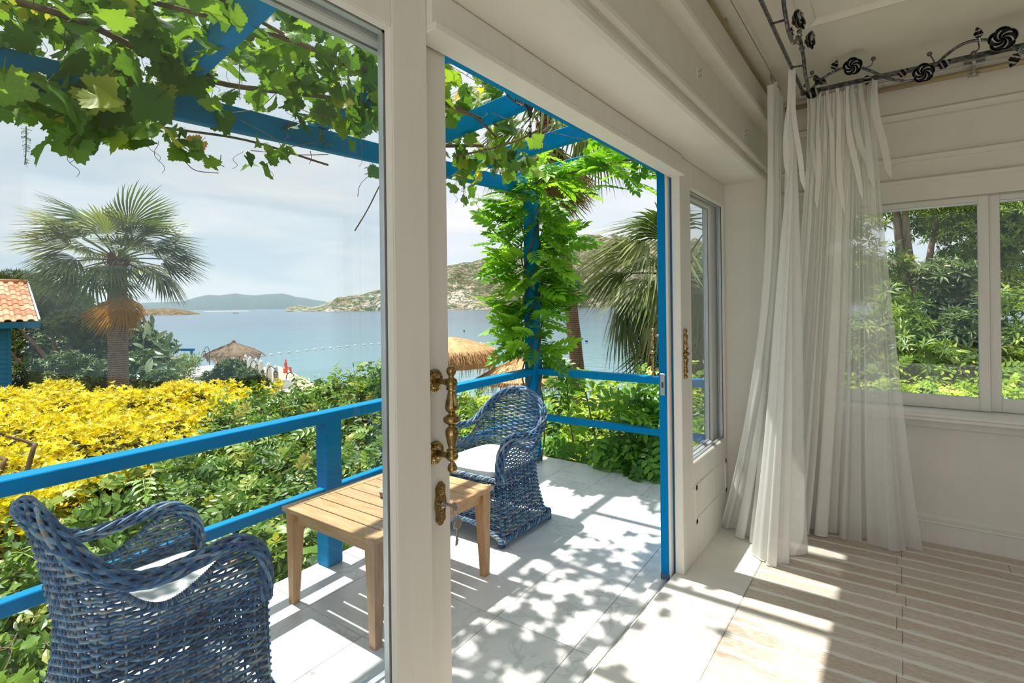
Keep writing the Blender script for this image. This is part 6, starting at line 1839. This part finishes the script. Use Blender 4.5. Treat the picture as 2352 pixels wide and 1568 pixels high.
# thatched gazebo
THATCH = m_wood('weathered_thatch', sl((158, 134, 108)), sl((92, 74, 58)), (3, 3, 12), 1.0, 5)
STRAW = m_wood('golden_straw', sl((224, 186, 136)), sl((160, 118, 76)), (10, 10, 2), .9, 4)
def thatch(mb, c, prof, n=40, strands=700, L=.5, r=.012, seed=0, jag=.05):
    rr = np.random.default_rng(seed); c = np.asarray(c)
    mb.lathe(prof, n, c)
    pr = np.array(prof)
    for k in range(strands):
        t = rr.random()**.6*(len(pr) - 1.01); i = int(t); q = t - i
        p = pr[i]*(1 - q) + pr[i+1]*q; dn = unit(pr[i+1] - pr[i]) if pr[-1][0] > pr[0][0] else unit(pr[i] - pr[i+1])
        a = rr.random()*6.28; a2 = a + rr.normal()*.02
        l = L*rr.uniform(.5, 1.1)
        s_ = np.array((p[0]*math.cos(a), p[0]*math.sin(a), p[1] + .012))
        e_ = np.array(((p[0] + dn[0]*l)*math.cos(a2), (p[0] + dn[0]*l)*math.sin(a2), p[1] + dn[1]*l - .03*rr.random() + .01))
        mb.tube([c + s_, c + e_], [r, r*.4], 3, caps=False)
gc = at(537, 812, 49); 
gz_ = thing('thatched_gazebo', (gc[0], gc[1], ZD), 'open gazebo with a conical thatched roof and white posts on the jetty', 'gazebo')
m = MB(); thatch(m, (gc[0], gc[1], gc[2]), [(.12, 1.16), (.2, 1.0), (.6, .82), (1.3, .56), (2.0, .22), (2.33, -.02), (2.30, -.10)], 32, 900, .7, .02, 3); m.build('thatch_roof', THATCH, gz_)
m = MB(); m.lathe([(.13, .0), (.17, .06), (.15, .2), (.06, .26)], 12, (gc[0], gc[1], gc[2] + 1.0)); m.build('finial', THATCH, gz_, smooth=True)
for px in (498, 526, 549, 575):
    dd = 49 + (1.2 if px in (526, 575) else -1.2); p = at(px, 812, dd); m = MB(); m.lathe([(.16, ZD), (.15, ZD + 1.2), (.17, gc[2] + .05)], 10, (p[0], p[1], 0)); m.build('post', WPAINT, gz_, smooth=True)
for px in (505, 521, 556):
    p = at(px, 812, 49.5); MB().lathe([(.20, ZD + .3), (.15, ZD + 1.2), (.24, gc[2])], 9, (p[0], p[1], 0)).build('tied_drape', WHT, gz_, smooth=True)

# closed white parasols
ux = [(564, 815, 45), (574, 819, 43.5), (588, 823, 42), (599, 827, 41), (617, 833, 38.5), (633, 839, 36.5)]
names = ['at the gazebo end of the row', 'second from the gazebo in the row', 'third from the gazebo in the row', 'fourth from the gazebo in the row', 'second nearest in the row by the statue', 'nearest in the row beside the orange statue']
for (px, py, dd), nm in zip(ux, names):
    tp = at(px, py, dd); b_ = np.array((tp[0], tp[1], ZD))
    e = thing('closed_parasol', b_, 'closed white parasol ' + nm, 'parasol', 'closed white parasols on the jetty')
    m = MB(); h = tp[2] - ZD; m.lathe([(.03, 0), (.03, h*.3)], 8, b_); m.build('pole', WPAINT, e)
    m = MB(); mm = []
    for q, r0_ in ((.22, .20), (.30, .19), (.5, .17), (.75, .15), (.92, .12), (1.0, .05)): mm.append((r0_, h*q))
    m.lathe(mm, 12, b_)
    V = m.V[0]; ang = np.arctan2(V[:, 1] - b_[1], V[:, 0] - b_[0]); V[:, :2] = b_[:2] + (V[:, :2] - b_[:2])*(1 + .22*np.cos(6*ang))[:, None]
    m.build('folded_canopy', WHT, e, smooth=True)
    m = MB(); m.lathe([(.03, h), (.045, h + .03), (.0, h + .09)], 8, b_); m.build('finial', WPAINT, e)

# arched lantern posts
lamps = [((481, 836), (469, 804, 816), 796, 40, 'left of the gazebo'), ((548, 850), (564, 826, 834), 816.5, 37, 'in front of the gazebo posts'), ((575, 860), (590, 836, 846), 827.5, 34, 'behind the rounded tree'), ((613, 880), (633, 850, 866), 841, 29, 'before the parasol row'), ((657, 900), (676, 867, 889), 855, 26, 'beside the white half round board')]
for (bx, by), (lx_, l0, l1), topy, dd, nm in lamps:
    foot = at(bx, by + 14, dd); e = thing('lantern_post', foot, 'arched iron lantern post ' + nm, 'lamp post', 'lantern posts by the jetty')
    ax0 = at(bx, topy + 16, dd); mid = at((bx + lx_)/2, topy, dd); hx = at(lx_, l0 - 3, dd)
    m = MB(); m.tube(np.concatenate([[foot], catmull([ax0, at(bx + (lx_ - bx)*.12, topy + 5, dd), mid, at(bx + (lx_ - bx)*.88, topy + 5, dd), hx], 5)]), .022, 6); m.build('post', IRON, e, smooth=True)
    t0, t1 = at(lx_, l0, dd), at(lx_, l1, dd); hh = t0[2] - t1[2]; w_ = hh*.34
    m = MB()
    for k in range(4):
        a = k*np.pi/2 + .4; m.tube([t1 + np.array((w_*.7*math.cos(a), w_*.7*math.sin(a), 0)), t1 + np.array((w_*math.cos(a), w_*math.sin(a), hh*.65)), t0], .012, 4)
    for fz, fw_ in ((0, .7), (.35, .85), (.65, 1.0)):
        a = np.linspace(0, 2*np.pi, 8, endpoint=False); m.tube(np.c_[t1[0] + w_*fw_*np.cos(a), t1[1] + w_*fw_*np.sin(a), np.full(8, t1[2] + hh*fz)], .011, 4, closed=True)
    m.build('lantern_frame', IRON, e)
    m = MB(); m.lathe([(w_*.5, .02), (w_*.72, hh*.6)], 8, t1); m.build('lantern_glass', GLASS, e)
    m = MB(); m.lathe([(w_*1.02, hh*.65), (w_*.3, hh*.9), (.01, hh)], 8, t1); m.build('lantern_cap', IRON, e)

# seated orange statue on the end of the jetty
def skin(pts, edges, rad, name, mat, parent, lv=2):
    me = bpy.data.meshes.new(name); me.from_pydata([tuple(p) for p in pts], edges, []); me.update()
    o = bpy.data.objects.new(name, me); COL.objects.link(o)
    me.materials.append(mat)
    o.modifiers.new('skin', 'SKIN'); s2 = o.modifiers.new('sub', 'SUBSURF'); s2.levels = s2.render_levels = lv
    for i, rr in enumerate(rad): me.skin_vertices[0].data[i].radius = rr if np.ndim(rr) else (rr, rr)
    me.skin_vertices[0].data[0].use_root = True
    attach(o, parent)
    for p in me.polygons: p.use_smooth = True
    return o
ORANGE = m_plain('orange_lacquer', sl((226, 92, 36)), .45)
sb = dk(657, 856); st_ = thing('seated_statue', sb, 'bright orange statue of a seated figure at the jetty end', 'statue')
def S(x, y, z): return sb + _r0*x - _fw*y + np.array((0, 0, z))
m = MB(); m.box(-.2, .2, -.18, .18, 0, .46, .03)
V = m.V[0]; m.V[0] = np.array([S(v[0]*.75 - .05, v[1], v[2]) for v in V]); m.build('block', ORANGE, st_)
pts = [S(0, 0, .52), S(-.02, 0, .70), S(-.03, .0, .92), S(-.03, 0, 1.06), S(-.01, .02, 1.17), S(.0, .03, 1.30),
       S(-.02, -.2, .98), S(-.06, -.26, .76), S(.06, -.16, .62), S(-.02, .2, .98), S(-.06, .26, .76), S(.08, .18, .66),
       S(.03, -.10, .50), S(.40, -.13, .50), S(.42, -.13, .08), S(.56, -.13, .04), S(.03, .10, .50), S(.36, .16, .54), S(.48, .17, .10), S(.62, .17, .05)]
ed = [(0, 1), (1, 2), (2, 3), (3, 4), (4, 5), (2, 6), (6, 7), (7, 8), (2, 9), (9, 10), (10, 11), (0, 12), (12, 13), (13, 14), (14, 15), (0, 16), (16, 17), (17, 18), (18, 19)]
ra = [.13, .12, .14, .055, .085, .09, .06, .05, .04, .06, .05, .04, .09, .075, .05, .04, .09, .075, .05, .04]
skin(pts, ed, ra, 'figure', ORANGE, st_, 2)

# white slatted bench roof, half round board, blue frame, sail
bt = thing('slatted_bench', at(455, 862, 30), 'white slatted bench top below the garden', 'bench')
zz = at(450, 850, 30)[2]
q0, q1, q2, q3 = on(424, 844, z=zz), on(490, 838, z=zz), on(497, 862, z=zz), on(443, 862.5, z=zz)
for k in range(3):
    a_, b_ = k/3 + .015, (k+1)/3 - .03; m = MB()
    pts4 = [q0 + (q3 - q0)*a_, q1 + (q2 - q1)*a_, q1 + (q2 - q1)*b_, q0 + (q3 - q0)*b_]
    m.prism([(p[0], p[1]) for p in pts4], (0, 0, zz - .08), (0, 0, zz), (1, 0, 0), (0, 1, 0)); m.build('slat', WPAINT, bt)
m = MB(); m.bar(q0 - np.array((0, 0, .16)), q3 - np.array((0, 0, .16)), .08, .2); m.bar(q3 - np.array((0, 0, .16)), q2 - np.array((0, 0, .16)), .08, .2); m.build('frame', WPAINT, bt)
for p in (q0, q1, q2, q3): MB().tube([p - np.array((0, 0, .1)), p - np.array((0, 0, 1.6))], .06, 6).build('leg', WPAINT, bt)
hb_ = thing('half_round_board', at(662, 902, 24), 'white half round headboard at the edge of the jetty', 'headboard')
c_ = at(655, 904, 24); P_ = []
for k in range(21):
    t = np.pi*k/20; P_.append((.42*math.cos(t) , .62*math.sin(t)))
m = MB(); m.prism(P_, c_ + _fw*.05, c_ - _fw*.05, unit(_r0 + .5*_fw), (0, 0, 1)); m.build('board', WPAINT, hb_)
m = MB(); m.tube([c_ + unit(_r0 + .5*_fw)*(.43*math.cos(t)) + np.array((0, 0, .63*math.sin(t))) for t in np.linspace(0, np.pi, 24)], .03, 6); m.build('rim', WPAINT, hb_, smooth=True)
m = MB(); p = at(672, 898, 23.5); m.cbox(p + _r0*.1, (1.2, .9, .12), .02); m.build('mattress', WPAINT, hb_)
bf = thing('garden_pergola', at(425, 845, 34), 'small blue garden pergola by the water', 'pergola')
m = MB(); m.bar(at(392, 803, 34), at(446, 803, 34), .14, .16); m.build('beam', BLUE, bf)
m = MB(); m.bar(at(440, 806, 34), at(440, 850, 34), .12, .12, up=(1, 0, 0)); m.build('post', BLUE, bf)
m = MB(); m.bar(at(396, 803, 36), at(396, 850, 36), .12, .12, up=(1, 0, 0)); m.build('post', BLUE, bf)
sl_ = thing('canvas_sail', at(410, 825, 35), 'white canvas awning slung under the garden pergola', 'awning')
m = MB(); q = np.linspace(0, 1, 9); V = np.concatenate([[at(392 + 32*t, 806 + 4*t + 10*(1 - t) + 6*math.sin(np.pi*t), 35) for t in q], [at(384 + 40*t, 822 - 8*t + 4*math.sin(np.pi*t), 35.5) for t in q]])
m.add(V, np.array([[k, k+1, 10+k, 9+k] for k in range(8)])); m.add(V - np.array((0, 0, .03)), np.array([[k, 9+k, 10+k, k+1] for k in range(8)])); m.build('cloth', WHT, sl_)

# straw parasols on the right hand shore
for (px, py, dd, R, nm, prof, ns_) in ((1030, 790, 15.5, 1.45, 'wide flat straw parasol with a long fringe behind the railing', [(.08, .20), (.5, .12), (1.0, -.02), (1.30, -.14), (1.36, -.22), (1.36, -.62)], 2600),
                                   (1190, 822, 15.0, 1.0, 'pointed straw parasol half hidden by the wisteria', [(.05, .12), (.10, -.02), (.35, -.16), (.75, -.34), (1.15, -.55), (1.15, -.66)], 1500)):
    c_ = at(px, py, dd); gz2 = ground_z(c_[0], c_[1])
    e = thing('straw_parasol', (c_[0], c_[1], gz2), nm, 'parasol', 'straw parasols on the shore')
    m = MB(); thatch(m, c_, prof, 36, ns_, .34, .008, int(px)); m.build('straw_canopy', STRAW, e)
    m = MB(); m.lathe([(.06, gz2), (.055, c_[2] + .1)], 10, (c_[0], c_[1], 0)); m.build('pole', BARKG, e, smooth=True)

# swimming line: white floats on a rope, buoys, a boat
fl = [(574, 819), (581, 819.1), (600.5, 816.8), (622, 814), (642, 811), (663, 809.2), (683.5, 806.9), (703, 804.4), (723, 802), (740, 800), (759, 798.1), (778, 796.2), (797, 794.6), (816, 793), (835, 791.4), (853, 790), (871, 788.8), (886, 788)]
fl += [(1052, 787.6), (1068, 787.2), (1085, 787.0), (1104, 787.1), (1122, 787.2), (1138, 787.4), (1155, 787.6)]
fm_ = None; rp = []
for k, (px, py) in enumerate(fl):
    p = on(px, py, z=ZS + .08); rp.append(p)
    if fm_ is None:
        t = np.linspace(0, np.pi, 7); fm_ = MB().lathe([(max(1e-4, .13*math.sin(q)**.6), .30*math.cos(q)) for q in t], 8, (0, 0, 0), (1, 0, 0)).mesh('float', WPAINT, smooth=True)
    o = bpy.data.objects.new('mooring_float', fm_); COL.objects.link(o); o.location = p; o.rotation_euler = (0, 0, .4 + .2*math.sin(k*1.7))
    side_ = 'left of the door frame' if px < 900 else 'beyond the railing corner'
    tag(o, 'small white float of the swimming line ' + side_, 'float', 'floats of the swimming line ' + side_)
rope_ = MB(); rope_.tube([p - np.array((0, 0, .06)) for p in rp], .02, 4); tag(rope_.build('swimming_rope', WPAINT), 'thin rope that strings the white floats together', 'rope')
NAVY = m_plain('navy_buoy_plastic', (.01, .03, .16), .4)
for px, py, lab in ((1066, 762, 'small navy buoy out in the bay'), (1347, 787, 'navy and white buoy near the palm trunk')):
    p = on(px, py, z=ZS); e = thing('marker_buoy', p, lab, 'buoy')
    m = MB(); t = np.linspace(0, np.pi, 8); m.lathe([(max(1e-4, .30*math.sin(q)), .25 + .30*math.cos(q)) for q in t], 10, p); m.build('body', NAVY, e, smooth=True)
    m = MB(); m.lathe([(.31, 0.02), (.31, .14)], 10, p); m.build('collar', WPAINT, e)
bp = on(541, 719.5, z=ZS); bt2 = thing('motor_boat', bp, 'tiny white motor boat far out by the islet', 'boat')
def Bv(x, y, z): return bp + _r0*x + _fw*y + np.array((0, 0, z))
m = MB(); hull = [(-4.6, 0), (-4.2, 1.5), (1.5, 1.6), (4.0, .9), (5.6, 0), (4.0, -.9), (1.5, -1.6), (-4.2, -1.5)]
V = [Bv(x*.85, y*.8, -.3) for x, y in hull] + [Bv(x, y, 1.3) for x, y in hull]; n_ = 8
m.add(V, [tuple([k, (k+1) % 8, 8 + (k+1) % 8, 8 + k]) for k in range(8)] + [tuple(range(8, 16))]); m.build('hull', WPAINT, bt2)
m = MB(); V = [Bv(x, y, 1.3) for x, y in ((-2.2, -1), (1.6, -1), (1.6, 1), (-2.2, 1))] + [Bv(x, y, 2.7) for x, y in ((-2.0, -.9), (.8, -.9), (.8, .9), (-2.0, .9))]
m.add(V, [(0, 1, 5, 4), (1, 2, 6, 5), (2, 3, 7, 6), (3, 0, 4, 7), (4, 5, 6, 7)]); m.build('cabin', WPAINT, bt2)
